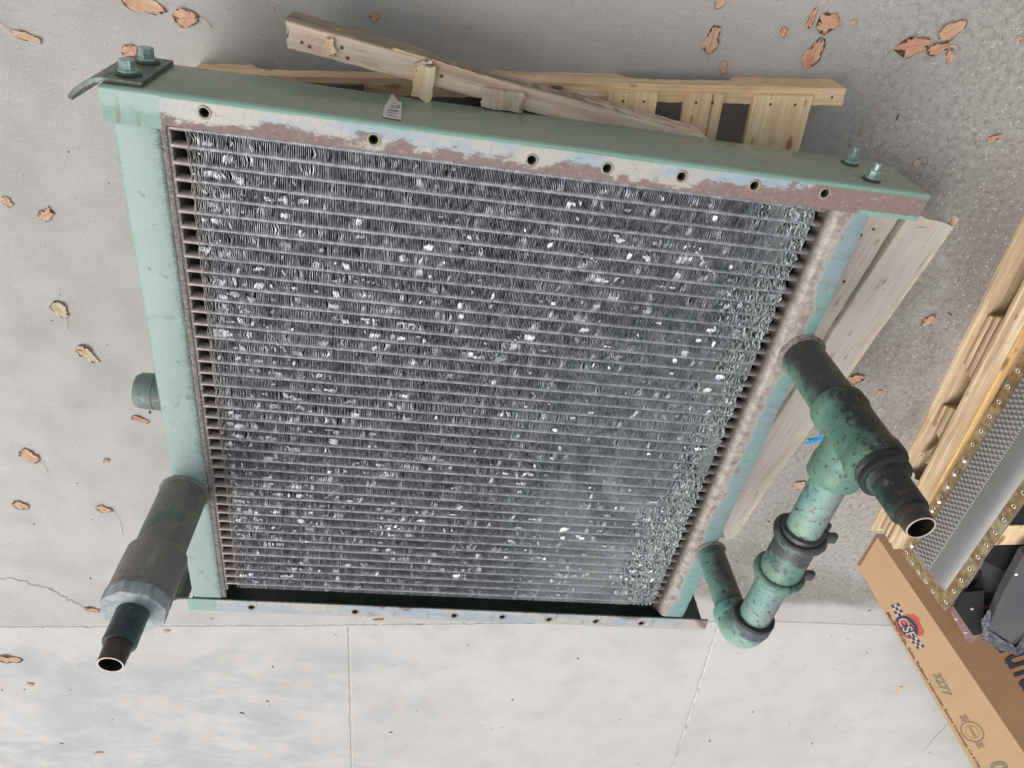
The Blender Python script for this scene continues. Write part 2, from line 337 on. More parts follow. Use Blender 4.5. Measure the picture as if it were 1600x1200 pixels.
# ------------------------------------------------------------------ object helpers
ORG = {}
def V(*a): return Vector(a)
def tag(o, label=None, cat=None, group=None, kind=None):
    if label: o['label'] = label
    if cat: o['category'] = cat
    if group: o['group'] = group
    if kind: o['kind'] = kind
    return o
def empty(name, loc, label, cat, group=None):
    o = bpy.data.objects.new(name, None); COL.objects.link(o); o.location = loc; o.empty_display_size = .05
    ORG[o.name] = Vector(loc); return tag(o, label, cat, group)
def link(name, me, parent=None, loc=(0, 0, 0), rot=None):
    o = bpy.data.objects.new(name, me); COL.objects.link(o); loc = Vector(loc)
    if parent is not None:
        o.parent = parent; o.location = loc - ORG[parent.name]
    else: o.location = loc
    ORG[o.name] = loc
    if rot is not None:
        o.rotation_mode = 'QUATERNION'; o.rotation_quaternion = rot if not isinstance(rot, Euler) else rot.to_quaternion()
    return o
def mesh(name, verts, faces, mat, smooth=False):
    me = bpy.data.meshes.new(name); me.from_pydata([tuple(v) for v in verts], [], faces); me.update()
    me.materials.append(mat)
    if smooth: me.polygons.foreach_set('use_smooth', [True]*len(me.polygons))
    return me
def from_bm(name, bm, mat, smooth=False, org=(0, 0, 0)):
    bmesh.ops.recalc_face_normals(bm, faces=bm.faces)
    if org != (0, 0, 0): bmesh.ops.translate(bm, verts=bm.verts, vec=-Vector(org))
    me = bpy.data.meshes.new(name); bm.to_mesh(me); bm.free(); me.materials.append(mat)
    if smooth: me.polygons.foreach_set('use_smooth', [True]*len(me.polygons))
    return me
def part(name, bm, mat, parent=None, smooth=False, loc=None):
    """verts are in world metres; the object's origin goes to its parent's origin (or loc)."""
    org = Vector(loc) if loc is not None else (ORG[parent.name] if parent is not None else Vector((0, 0, 0)))
    return link(name, from_bm(name, bm, mat, smooth, tuple(org)), parent, org)
def root_part(name, bm, mat, parent, root, smooth=False):
    o = link(name, from_bm(name, bm, mat, smooth, tuple(ORG[root.name])), parent, ORG[root.name]); return o
def box_bm(x0, x1, y0, y1, z0, z1, bev=0., seg=1, bm=None, mtx=None):
    b = bmesh.new()
    bmesh.ops.create_cube(b, size=1)
    bmesh.ops.scale(b, verts=b.verts, vec=(x1-x0, y1-y0, z1-z0)); bmesh.ops.translate(b, verts=b.verts, vec=((x0+x1)/2, (y0+y1)/2, (z0+z1)/2))
    if bev: bmesh.ops.bevel(b, geom=b.edges[:], offset=bev, segments=seg, affect='EDGES', profile=.5)
    if mtx is not None: b.transform(mtx)
    if bm is None: return b
    me = bpy.data.meshes.new('t'); b.to_mesh(me); b.free(); bm.from_mesh(me); bpy.data.meshes.remove(me); return bm
def prism_y(prof, y0, y1, ny=1, jit=0.):      # profile in xz extruded along y
    bm = bmesh.new(); rings = []
    for i in range(ny+1):
        y = y0+(y1-y0)*i/ny
        rings.append([bm.verts.new((p[0]+random.uniform(-jit, jit), y, p[1]+random.uniform(-jit, jit))) for p in prof])
    n = len(prof)
    for a, b in zip(rings[:-1], rings[1:]):
        for i in range(n): bm.faces.new((a[i], a[(i+1) % n], b[(i+1) % n], b[i]))
    bm.faces.new(rings[0][::-1]); bm.faces.new(rings[-1]); return bm
def extrude_poly(pts, z0, z1, axis='z'):      # polygon (a,b) extruded
    bm = bmesh.new()
    f = {'z': lambda a, b, c: (a, b, c), 'y': lambda a, b, c: (a, c, b), 'x': lambda a, b, c: (c, a, b)}[axis]
    lo = [bm.verts.new(f(a, b, z0)) for a, b in pts]; hi = [bm.verts.new(f(a, b, z1)) for a, b in pts]; n = len(pts)
    bm.faces.new(lo[::-1]); bm.faces.new(hi)
    for i in range(n): bm.faces.new((lo[i], lo[(i+1) % n], hi[(i+1) % n], hi[i]))
    return bm
def lathe(prof, c, axis=(0, 0, 1), n=40, bm=None, bump=0., cap0=True, cap1=True):
    """prof: (radius, distance along axis) from c"""
    bm = bm or bmesh.new(); q = Vector((0, 0, 1)).rotation_difference(Vector(axis)); c = Vector(c); rings = []
    for r, h in prof:
        rings.append([bm.verts.new(c + q @ Vector(((r+random.uniform(-bump, bump))*math.cos(2*math.pi*i/n), (r+random.uniform(-bump, bump))*math.sin(2*math.pi*i/n), h))) for i in range(n)])
    for a, b in zip(rings[:-1], rings[1:]):
        for i in range(n): bm.faces.new((a[i], a[(i+1) % n], b[(i+1) % n], b[i]))
    if cap0: bm.faces.new(rings[0][::-1])
    if cap1: bm.faces.new(rings[-1])
    return bm
def sweep(path, rad, n=28, bm=None, caps=True, squash=1.):
    bm = bm or bmesh.new(); path = [Vector(p) for p in path]; rings = []
    t0 = (path[1]-path[0]).normalized(); u = t0.orthogonal().normalized()
    for i, p in enumerate(path):
        t = (path[min(i+1, len(path)-1)]-path[max(i-1, 0)]).normalized()
        u = (u - t*u.dot(t)).normalized(); v = t.cross(u); r = rad[i] if isinstance(rad, (list, tuple)) else rad
        rings.append([bm.verts.new(p + u*r*math.cos(2*math.pi*k/n) + v*r*squash*math.sin(2*math.pi*k/n)) for k in range(n)])
    for a, b in zip(rings[:-1], rings[1:]):
        for i in range(n): bm.faces.new((a[i], a[(i+1) % n], b[(i+1) % n], b[i]))
    if caps: bm.faces.new(rings[0][::-1]); bm.faces.new(rings[-1])
    return bm
def plate_holes(outer, holes, z0, th):
    """flat plate with round holes, built from a filled 2D curve; returns a bmesh"""
    cu = bpy.data.curves.new('c', 'CURVE'); cu.dimensions = '2D'; cu.fill_mode = 'BOTH'; cu.extrude = th/2
    def spl(pts):
        s = cu.splines.new('POLY'); s.points.add(len(pts)-1)
        for p, q in zip(s.points, pts): p.co = (q[0], q[1], 0, 1)
        s.use_cyclic_u = True
    spl(outer)
    for hx, hy, hr in holes: spl([(hx+hr*math.cos(2*math.pi*k/20), hy+hr*math.sin(2*math.pi*k/20)) for k in range(20)])
    ob = bpy.data.objects.new('c', cu); COL.objects.link(ob); dg = bpy.context.evaluated_depsgraph_get()
    me = bpy.data.meshes.new_from_object(ob.evaluated_get(dg)); bpy.data.objects.remove(ob)
    bm = bmesh.new(); bm.from_mesh(me); bpy.data.meshes.remove(me)
    bmesh.ops.remove_doubles(bm, verts=bm.verts, dist=1e-6); bmesh.ops.translate(bm, verts=bm.verts, vec=(0, 0, z0+th/2)); return bm
def auto_smooth(o, ang=35):
    me = o.data; me.polygons.foreach_set('use_smooth', [True]*len(me.polygons))
    bm = bmesh.new(); bm.from_mesh(me)
    for e in bm.edges: e.smooth = not (len(e.link_faces) != 2 or e.calc_face_angle(0) > R(ang))
    bm.to_mesh(me); bm.free(); return o

# ------------------------------------------------------------------ ground
bm = bmesh.new(); s = 40
bm.faces.new([bm.verts.new(p) for p in ((-s, -s, -.0032), (s, -s, -.0032), (s, s, -.0032), (-s, s, -.0032))])
tag(part('ground', bm, mat_simple('joint_sand', (.63, .615, .585), .95, 0, .4, 140, .6)), kind='structure')
def slab(name, pts, rough_edges, mat=None):
    """polygon slab with worn, chipped edges along the joints"""
    out = []
    n = len(pts)
    for i in range(n):
        a, b = Vector(pts[i]+(0,)), Vector(pts[(i+1) % n]+(0,))
        k = max(2, int((b-a).length/.018)) if i in rough_edges else 1
        t = (b-a).normalized(); nn = Vector((-t.y, t.x, 0))
        for j in range(k):
            p = a+(b-a)*j/k
            if i in rough_edges and j > 0: p = p + nn*abs(random.gauss(0, .0014)) + nn*(.006 if random.random() < .03 else 0)
            out.append(p)
    c = sum(out, Vector())/len(out); bm = bmesh.new(); m = len(out)
    def inset(i, dd):
        t = (out[(i+1) % m]-out[i-1]).normalized(); return out[i]+Vector((-t.y, t.x, 0))*dd
    r0 = [bm.verts.new((p.x, p.y, -.03)) for p in out]; r1 = [bm.verts.new((p.x, p.y, -.0028)) for p in out]
    r2 = []
    for i in range(m):
        q = inset(i, .0022+random.uniform(0, .003)); r2.append(bm.verts.new((q.x, q.y, 0)))
    for a, b in ((r0, r1), (r1, r2)):
        for i in range(m): bm.faces.new((a[i], a[(i+1) % m], b[(i+1) % m], b[i]))
    top = bm.faces.new(r2); bmesh.ops.triangulate(bm, faces=[top])
    return tag(part(name, bm, mat or CONC2), kind='structure')
JW = .0015
J = [(-12, -2.92), (-.865, -2.143), (.298, -2.062), (.408, -2.052), (1.893, -1.936), (1.958, -1.924), (3.275, -1.912), (20, -1.6)]
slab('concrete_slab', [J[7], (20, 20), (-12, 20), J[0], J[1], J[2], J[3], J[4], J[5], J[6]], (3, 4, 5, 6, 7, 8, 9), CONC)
JH = .0055
slab('concrete_slab', [(J[0][0], J[0][1]-JH), (-12, -14), (.80, -14), (.442-JW, -3.185), (J[3][0]-JW, J[3][1]-JH), (J[2][0], J[2][1]-JH), (J[1][0], J[1][1]-JH)], (2, 3, 4, 5, 6))
slab('concrete_slab', [(J[3][0]+JW, J[3][1]-JH*.8), (.442+JW, -3.185), (.80+JW, -14), (3.5, -14), (2.041-JW, -3.15), (J[4][0]-JW, J[4][1]-JW)], (0, 1, 3, 4, 5))
slab('concrete_slab', [(J[4][0]+JW, J[4][1]-JW), (2.041+JW, -3.15), (3.5+JW, -14), (20, -14), (J[7][0], J[7][1]-JW), (J[6][0], J[6][1]-JW), (J[5][0], J[5][1]-JW)], (0, 1, 4, 5, 6))
def crack(pts, wdt):
    bm = bmesh.new(); P = []
    for a, b in zip(pts[:-1], pts[1:]):
        for k in range(14): t = k/14; P.append(Vector(a)*(1-t)+Vector(b)*t+Vector((random.gauss(0, .004), random.gauss(0, .004), 0)))
    P.append(Vector(pts[-1])); pr = None
    for i, p in enumerate(P):
        ww = wdt*random.uniform(.35, 1.2)*(1-abs(i/len(P)*2-1)**4); t = (P[min(i+1, len(P)-1)]-P[max(i-1, 0)]).normalized(); nn = Vector((-t.y, t.x, 0))
        cur = [bm.verts.new((p+nn*ww)[:2]+(.0012,)), bm.verts.new((p)[:2]+(.0006,)), bm.verts.new((p-nn*ww)[:2]+(.0012,))]
        if pr:
            bm.faces.new((pr[0], pr[1], cur[1], cur[0])); bm.faces.new((pr[1], pr[2], cur[2], cur[1]))
        pr = cur
    return bm
DIRT = mat_simple('crack_dirt', (.55, .53, .50), .95, 0, .3, 90)
tag(part('concrete_crack', crack([(-0.8597, -1.8663, 0.0000), (-0.7464, -1.8685, 0.0000), (-0.6398, -1.9104, 0.0000), (-0.5876, -1.9724, 0.0000), (-0.5127, -2.0427, 0.0000)], .003), DIRT), kind='structure')
tag(part('concrete_crack', crack([(3.3344, -2.9526, 0.0000), (3.3287, -2.7934, 0.0000), (3.3257, -2.6715, 0.0000)], .003), DIRT), kind='structure')

# ------------------------------------------------------------------ the radiator
ZB, ZF = .21, .4037
LX = 1.568
rad = empty('oil_cooler', (0, 0, ZB), 'large green painted industrial radiator lying face up with battered aluminium fins and rusty frame', 'radiator')
# -- top channel
HT = [(.1723, -.0224), (.4665, -.0310), (.7591, -.0311), (.9047, -.0284), (1.0519, -.0259), (1.2010, -.0249), (1.3482, -.0220)]
ch = root_part('top_channel', plate_holes([(.0, -.0035), (LX, -.0035), (LX-.003, -.0545), (1.4, -.0540), (.104, -.0535), (.1035, -.0615), (.0, -.0610)], [(x, y, .0085) for x, y in HT], ZF-.005, .005), FL_T, rad, rad)
web = bmesh.new()
pf = [(0, ZB), (0, ZF-.0035), (-.0012, ZF-.0012), (-.0035, ZF), (-.0036, ZF-.005), (-.005, ZF-.006), (-.005, ZB+.005), (-.062, ZB+.005), (-.062, ZB)]
n = len(pf); st = 24; rr = []
for i in range(st+1):
    x = LX*i/st; rr.append([web.verts.new((x, p[0]+.0007*math.sin(x*9)*(p[0] > -.004), p[1])) for p in pf])
for a, b in zip(rr[:-1], rr[1:]):
    for i in range(n): web.faces.new((a[i], a[(i+1) % n], b[(i+1) % n], b[i]))
web.faces.new(rr[0]); web.faces.new(rr[-1][::-1])
webo = auto_smooth(root_part('channel_web', web, WEB, ch, rad), 50)
def nuts(holes, parent, z):
    ringme = nutme = pitme = None
    for x, y in holes:
        if ringme is None:
            ringme = from_bm('hole_rim', lathe([(.0087, -.003), (.0087, .0006), (.0095, .0012), (.0120, .0009), (.0128, .0001), (.0128, -.003)], (0, 0, 0), n=24, bump=.0003, cap0=False, cap1=False), RING, True)
            b = lathe([(.0084, -.001), (.0070, -.003), (.0076, -.0045), (.0066, -.006), (.0074, -.0075), (.0064, -.009), (.0064, -.016)], (0, 0, 0), n=20, cap0=False, cap1=False)
            nutme = from_bm('threaded_insert', b, NUT, False)
            pitme = from_bm('hole_bottom', lathe([(.0068, -.0155), (.0068, -.015)], (0, 0, 0), n=16), PITM)
        r = Euler((random.uniform(-.04, .04), random.uniform(-.04, .04), random.uniform(0, 6)))
        link('hole_rim', ringme, parent, (x, y, z), r); link('threaded_insert', nutme, parent, (x, y, z), r); link('hole_bottom', pitme, parent, (x, y, z), r)
nuts(HT, ch, ZF)
# -- bottom channel
HB = [(.1703, -1.4176), (.4639, -1.4191), (.7559, -1.4184), (.9007, -1.4153), (1.0452, -1.4186), (1.1919, -1.4188), (1.3373, -1.4193)]
cb = root_part('bottom_channel', plate_holes([(-.006, -1.3914), (.4, -1.3912), (1.547, -1.3914), (1.552, -1.4410), (-.003, -1.4410)], [(x, y, .0085) for x, y in HB], ZF-.005, .005), FL_B, rad, rad)
pfb = [(-1.4405, ZF-.001), (-1.4405, ZB), (-1.345, ZB), (-1.345, ZB+.005), (-1.4355, ZB+.005), (-1.4355, ZF-.0055), (-1.4390, ZF-.0055)]
bm = extrude_poly(pfb, -.005, 1.5495, 'x')
cbw = root_part('channel_web', bm, PDARK, cb, rad)
nuts(HB, cb, ZF)
# dark gusset seen past the right tank, low in the channel
# -- side tanks
def rbox(x0, x1, z0, z1, r, k=5):
    P = []
    for cx, cz, a0 in ((x1-r, z1-r, 0), (x0+r, z1-r, 90), (x0+r, z0+r, 180), (x1-r, z0+r, 270)):
        for i in range(k+1):
            a = R(a0+90*i/k); P.append((cx+r*math.cos(a), cz+r*math.sin(a)))
    return P
tl = auto_smooth(root_part('side_tank', prism_y(rbox(.0084, .0935, ZB+.012, ZF-.0055, .010), -.012, -1.388, 60, .0004), TK_L, rad, rad), 40)
# right tank: inner side rolls down to the header
P = rbox(1.395, 1.469, ZB+.012, ZF-.0055, .010)
P = [p for p in P if not (p[0] < 1.43 and p[1] > ZB+.05)]
i = max(range(len(P)), key=lambda k: P[k][1] if P[k][0] < 1.4601 else 0)
top = [(1.458, ZF-.0055), (1.404, ZF-.0065), (1.396, ZF-.010), (1.386, ZF-.024), (1.372, ZF-.036), (1.370, ZF-.060), (1.372, ZB+.02)]
prof = [(1.469, ZB+.022), (1.469, ZF-.0155), (1.466, ZF-.0085)] + top + [(1.38, ZB+.012), (1.459, ZB+.012)]
tr = auto_smooth(root_part('side_tank', prism_y(prof, -.012, -1.388, 80, .0005), TK_R, rad, rad), 40)
# header strips (lumpy weld line where tubes enter)
def bead(x, z, y0, y1, rx, rz, n, jit):
    bm = bmesh.new(); prv = None
    for i in range(n+1):
        y = y0+(y1-y0)*i/n; k = 7; j = 1+random.uniform(-jit, jit)
        cur = [bm.verts.new((x+rx*j*math.cos(2*math.pi*q/k), y, z+rz*j*math.sin(2*math.pi*q/k))) for q in range(k)]
        if prv:
            for q in range(k): bm.faces.new((prv[q], prv[(q+1) % k], cur[(q+1) % k], cur[q]))
        prv = cur
    return bm
root_part('header_plate', box_bm(.0955, .1075, -1.355, -.045, ZB+.02, ZF-.010), RUSTW, rad, rad)
root_part('weld_bead', bead(.0965, ZF-.0105, -.062, -1.386, .0060, .0042, 700, .16), RUSTW, tl, rad)
# -- end of core, and a dark sheet painting in its unlit depth
root_part('core_depth_shade_sheet', box_bm(.110, 1.369, -1.345, -.008, ZF-.078, ZF-.070), CORE, rad, rad)
# -- tubes
TP, NT, Y0 = .0317, 41, -.0600
tb = bmesh.new(); k = 12; ra = []
for x in (-.634, -.2, .2, .634): ra.append([tb.verts.new((x, .0068*math.cos(2*math.pi*i/k), .0125*math.sin(2*math.pi*i/k))) for i in range(k)])
for a, b in zip(ra[:-1], ra[1:]):
    for i in range(k): tb.faces.new((a[i], a[(i+1) % k], b[(i+1) % k], b[i]))
bmesh.ops.translate(tb, verts=tb.verts, vec=(.7385, 0, 0))
tme = from_bm('tube', tb, TUBE, True)
ZT = ZF-.0075                                          # top edge of the fins
for i in range(NT):
    link('tube', tme, rad, (0, Y0-TP*i, ZT-.0140+random.uniform(-.0004, .0004)), Euler((random.uniform(-.05, .05), 0, 0)))
# -- fin pack: one joined part, each fin a bent sheet
rng = np.random.default_rng(5)
X0, X1 = .1362, 1.3500
NF = 386
T = np.array([0, .06, .26, .5, .74, .94])
def sm(n, m, k, seed):        # smooth 2D noise n x m with cell k=(ki,kj)
    r = np.random.default_rng(seed); g = r.standard_normal((int(n/k[0])+3, int(m/k[1])+3))
    a = np.arange(n)/k[0]; b = np.arange(m)/k[1]; ia = a.astype(int); ib = b.astype(int); fa = (a-ia)[:, None]; fb = (b-ib)[None, :]
    fa = fa*fa*(3-2*fa); fb = fb*fb*(3-2*fb)
    return (g[ia][:, ib]*(1-fa)*(1-fb)+g[ia+1][:, ib]*fa*(1-fb)+g[ia][:, ib+1]*(1-fa)*fb+g[ia+1][:, ib+1]*fa*fb)
ss = lambda e0, e1, x: (lambda t: t*t*(3-2*t))(np.clip((x-e0)/(e1-e0), 0, 1))
NG = NT-1
u = np.arange(NF)/(NF-1)
ys = [Y0+.0155]; rowi = [-1]; tt = [.5]
for g in range(NG):
    for t in T: ys.append(Y0-TP*(g+t)); rowi.append(g); tt.append(t)
ys.append(Y0-TP*NG); rowi.append(NG-1); tt.append(0); ys.append(Y0-TP*NG-.014); rowi.append(NG-1); tt.append(.5)
ys = np.array(ys); rowi = np.array(rowi); tt = np.array(tt); NY = len(ys)
A = np.clip(.30+.38*sm(NF, NG, (34, 5), 3)+.75*ss(.34, .0, u)[:, None]-.10*ss(.3, .6, u)[:, None], .06, 1.5)      # how battered each spot is
clus = sm(NF, NG, (2.6, .8), 11)
clus2 = sm(NF, NG, (7, .9), 12)
gaus = rng.standard_normal((NF, NG))
dxg = A*(.0011*clus + .0009*clus2 + .00035*gaus)
dzg = -np.abs(.0006*gaus*A)
# crushed dents
dent = np.zeros((NF, NG)); 
def dent_at(i0, g0, ri, amp, rg=.6):
    for g in range(max(0, int(g0-2)), min(NG, int(g0+3))):
        wg = math.exp(-((g-g0)/rg)**2)
        i = np.arange(max(0, int(i0-3*ri)), min(NF, int(i0+3*ri)+1)); dent[i, g] += amp*wg*np.exp(-((i-i0)/ri)**2)
for _ in range(640):
    uu = rng.random()**1.25; g0 = rng.integers(0, NG)
    dent_at(uu*NF, g0, rng.uniform(.7, 2.6), rng.choice([-1, 1])*rng.uniform(.35, 1.0))
for (ua, ga, ub, gb) in ((.50, 13.5, .57, 10.5), (.04, 19.6, .30, 20.4), (.20, 34, .42, 30.5), (.62, 5, .70, 7), (.30, 25.5, .42, 22.5), (.10, 27.5, .2, 26), (.22, 8, .34, 11), (.75, 3, .90, 6)):
    for q in np.linspace(0, 1, 16): dent_at((ua+(ub-ua)*q)*NF, ga+(gb-ga)*q, 1.5, .8, .45)
dent = np.clip(dent, -1.2, 1.2)*(1+.35*rng.standard_normal((NF, NG)))
U = u[:, None]
lean = .0006*ss(.30, .75, U)+.0006*ss(.55, .9, U)+.0005*sm(NF, NG, (60, 8), 21)
row20 = np.zeros(NG); row20[18] = 1; row20[19] = .6
lean = lean + row20[None, :]*(.0030*(1-ss(.75, 1, U))+.0008*gaus)
chaos = ss(.90, .965, U+.040*sm(NF, NG, (10, 2.4), 31))
chaosl = ss(.035, .0, U)
xb = X0+(X1-X0)*u
prof_t = np.where(tt == 0, .12, np.sin(np.pi*np.clip(tt, .0, 1))**.7)
G_ = dxg[:, rowi]; t0_ = .5+.20*np.clip(sm(NF, NG, (5, .8), 77), -1.4, 1.4); D_ = dent[:, rowi]*np.exp(-((tt[None, :]-t0_[:, rowi])/.27)**2)*1.15; L_ = lean[:, rowi]; Z_ = dzg[:, rowi]; C_ = chaos[:, rowi]; CL = chaosl[:, rowi[:1]*0]
prof_t = prof_t[None, :]
rx = rng.standard_normal((NF, NY)); rz = rng.standard_normal((NF, NY)); ry = rng.standard_normal((NF, NY))
dx = (G_+L_)*prof_t + .0048*D_*prof_t + .0020*C_*rx + .0008*CL*rx
dz = Z_*prof_t - .0030*np.abs(D_)*prof_t + C_*(-.0006+.0014*rz) + .0005*CL*rz - .0004
dyy = .0012*C_*ry + .0010*D_*ry*prof_t
lev = [(-.0001, 1.), (0., 1.), (-.0040, .55), (-.0115, .10), (-.034, .0)]
lipw = np.where(tt == 0, .00070, .00050)[None, :]*np.ones((NF, 1)) + 0*np.clip(.00045+.00022*rng.standard_normal((NF, NY)), .0002, .0016)+.00018*rx+.0014*np.abs(D_)*prof_t
VX = []
for li, (dpt, k) in enumerate(lev):
    v = np.empty((NF, NY, 3)); v[:, :, 0] = xb[:, None]+dx*k+(0 if k < 1 else rx*.00008); v[:, :, 1] = ys[None, :]+dyy*k; v[:, :, 2] = ZT+dpt+dz*(k if k < 1 else 1)
    if k == 1: v[:, :, 0] += .0012*C_*rz
    if li == 0: v[:, :, 0] += lipw; v[:, :, 2] -= .0003*rng.random((NF, NY))
    VX.append(v)
vs = np.stack(VX, 0)                                      # level, fin, y
idx = np.arange(len(lev)*NF*NY).reshape(len(lev), NF, NY)
fa = np.stack([idx[:-1, :, :-1], idx[:-1, :, 1:], idx[1:, :, 1:], idx[1:, :, :-1]], -1).reshape(-1, 4)
me = bpy.data.meshes.new('fin_pack'); nv = vs.size//3; nf = len(fa)
me.vertices.add(nv); me.vertices.foreach_set('co', (vs.reshape(-1, 3)-np.array([0, 0, ZB])).astype(np.float32).ravel())
me.loops.add(nf*4); me.loops.foreach_set('vertex_index', fa.astype(np.int32).ravel())
me.polygons.add(nf); me.polygons.foreach_set('loop_start', np.arange(nf, dtype=np.int32)*4); me.polygons.foreach_set('loop_total', np.full(nf, 4, np.int32))
me.materials.append(FIN); me.materials.append(FINE)
nl = len(lev)-1; dm = np.abs(D_)[:, :-1]; cm = C_[:, :-1]; mi = np.zeros((nl, NF, NY-1), np.int32); mi[0] = 1
mi[1] = ((dm > .34+.5*rng.random(dm.shape)) | (cm*rng.random(cm.shape) > .62)).astype(np.int32)
me.polygons.foreach_set('material_index', mi.ravel())
me.update(calc_edges=True); me.validate()
tag(link('fin_pack', me, rad, (0, 0, ZB)), kind='stuff')
# crumpled flecks of foil: bright torn and mashed spots on the face of the core
def fleck(bm, x, y, r, a, ecc, lift):
    n_ = random.randint(5, 8); c = bm.verts.new((x, y, ZT+lift+random.uniform(0, .0012))); ring = []
    for q in range(n_):
        t = 2*math.pi*q/n_+random.uniform(-.3, .3); rr_ = r*random.uniform(.45, 1.15); px_, py_ = rr_*ecc*math.cos(t), rr_*math.sin(t)
        ring.append(bm.verts.new((x+px_*math.cos(a)-py_*math.sin(a), y+px_*math.sin(a)+py_*math.cos(a), ZT+lift+random.uniform(-.0022, .0006))))
    for q in range(n_): bm.faces.new((c, ring[q], ring[(q+1) % n_]))
bm = bmesh.new(); rf = random.Random(3)
cl_ = [(X0+(X1-X0)*rf.random()**2.3, -.07-1.25*rf.random(), rf.uniform(.007, .030)) for _ in range(120)]
def mashed(bm, x, y, m_, ln):      # a few neighbouring fins pressed flat, each its own tilted strip
    s_ = random.choice((-1, 1)); tw = random.uniform(-.5, .5)
    for q in range(m_):
        cx_ = x+q*.0030*s_+random.gauss(0, .0004); l_ = ln*random.uniform(.6, 1.1)*(1-.5*abs(q/m_-.5)); w_ = random.uniform(.0009, .0021); z_ = ZT+.0003+random.uniform(0, .0010); pr = None
        for k_ in range(5):
            f_ = k_/4; yy_ = y+(f_-.5)*l_; b_ = math.sin(math.pi*f_); xx_ = cx_+s_*.0012*b_+tw*(yy_-y)+random.gauss(0, .0002); ww_ = w_*(.25+.75*b_)
            cur = (bm.verts.new((xx_-ww_, yy_, z_-.0018*(s_ < 0)*b_-.0003)), bm.verts.new((xx_+ww_, yy_+random.gauss(0, .0003), z_-.0018*(s_ > 0)*b_-.0003)))
            if pr: bm.faces.new((pr[0], cur[0], cur[1], pr[1]))
            pr = cur
for _ in range(860):
    if random.random() < .66:
        cx_, cy_, cr_ = random.choice(cl_); x = random.gauss(cx_, cr_); y = random.gauss(cy_, cr_*.6)
    else: x = X0+(X1-X0)*random.random()**1.1; y = random.uniform(-.06, -1.33)
    g_ = round((y-Y0)/-TP-.5)+.5; y = Y0-g_*TP+random.uniform(-.006, .006)
    if not (X0+.012 < x < X1-.02 and -1.325 < y < -.062): continue
    mashed(bm, x, y, random.choice((1, 1, 2, 2, 3, 4, 6)), random.uniform(.006, .021))
for _ in range(620):
    cx_, cy_, cr_ = random.choice(cl_); x = random.gauss(cx_, cr_*1.3); y = random.gauss(cy_, cr_)
    if X0+.003 < x < X1-.01 and -1.335 < y < -.058: fleck(bm, x, y, min(.004, abs(random.gauss(0, .0013))+.0008), random.uniform(0, 3.1), random.uniform(.4, 1.0), .0002)
for (ua, ga, ub, gb) in ((.50, 13.5, .57, 10.5), (.15, 34, .33, 31.0), (.28, 25.5, .36, 23.5), (.20, 28.5, .24, 26.8), (.22, 8, .34, 9), (.62, 4.6, .66, 5.4), (.80, 3, .86, 5.2), (.40, 30, .46, 27), (.07, 22.6, .12, 23.1), (.10, 13, .13, 14.6)):
    k_ = int(40*abs(ub-ua)+abs(gb-ga)*2+8)
    for q in range(k_):
        f_ = q/k_; fleck(bm, X0+(X1-X0)*(ua+(ub-ua)*f_)+random.gauss(0, .001), Y0+TP*-(ga+(gb-ga)*f_)+random.gauss(0, .0012), random.uniform(.0015, .003), random.uniform(0, 3), 1.2, .0003)
for _ in range(800):              # mashed right edge
    x = X1-abs(random.gauss(0, .040)); fleck(bm, x, random.uniform(-.062, -1.333), random.uniform(.0008, .0024), random.uniform(0, 3.1), random.uniform(.4, 1.4), .0001)
ALB = 1.; m = Mt('torn_bright_foil', .5, .35); nn_ = m.noise(120, 4, .7); m.col(m.mix(m.step(nn_, .35, .65), (.90, .905, .915), (.60, .61, .63))); FOIL = m.m
tag(root_part('crushed_foil', bm, FOIL, rad, rad), kind='stuff')
# frayed outermost fin at the left edge
fr = []
for side, xx in ((0, X0-.0015), (1, X0+.0015)):
    path = []
    for i in range(160): y = -.062-1.27*i/159; path.append((xx+.0016*math.sin(i*.8+side)*random.uniform(.2, 1)+random.gauss(0, .0009), y, ZT-.0005+random.gauss(0, .0006)))
    root_part('edge_fin', sweep(path, .0006, 4), FIN, rad, rad)

# -- bolts on the outer side of the top channel
def hexb(r, h, n=6, bev=.0015, axis=(0, 1, 0), c=(0, 0, 0), rot=0.):
    b = bmesh.new(); lo = []; m = []; hi = []
    q = Vector((0, 0, 1)).rotation_difference(Vector(axis)); c = Vector(c)
    for i in range(n):
        a = 2*math.pi*i/n+rot
        lo.append(b.verts.new(c+q @ Vector((r*math.cos(a), r*math.sin(a), 0)))); m.append(b.verts.new(c+q @ Vector((r*math.cos(a), r*math.sin(a), h-bev)))); hi.append(b.verts.new(c+q @ Vector(((r-bev)*math.cos(a), (r-bev)*math.sin(a), h))))
    for a_, b_ in ((lo, m), (m, hi)):
        for i in range(n): b.faces.new((a_[i], a_[(i+1) % n], b_[(i+1) % n], b_[i]))
    b.faces.new(lo[::-1]); b.faces.new(hi); return b
def bolt(x, y, z, r, h, parent, stud=False, rot=0.):
    w1 = root_part('washer', lathe([(r*1.62, 0), (r*1.66, .0015), (r*1.55, .0042)], (x, y, z), (0, 1, 0), 26), PDARK if not stud else PDARK, parent, rad)
    w2 = root_part('lock_washer', lathe([(r*1.22, .0042), (r*1.25, .0055), (r*1.18, .0085)], (x, y, z), (0, 1, 0), 22), BOLT, parent, rad)
    b = root_part('bolt_head', hexb(r, h, c=(x, y+.0085, z), rot=rot), BOLT, parent, rad)
    if stud: root_part('bolt_stud', lathe([(r*.60, 0), (r*.60, .012), (r*.5, .0145)], (x, y+.0085+h-.0005, z), (0, 1, 0), 14), BOLT, parent, rad)
br = bmesh.new()
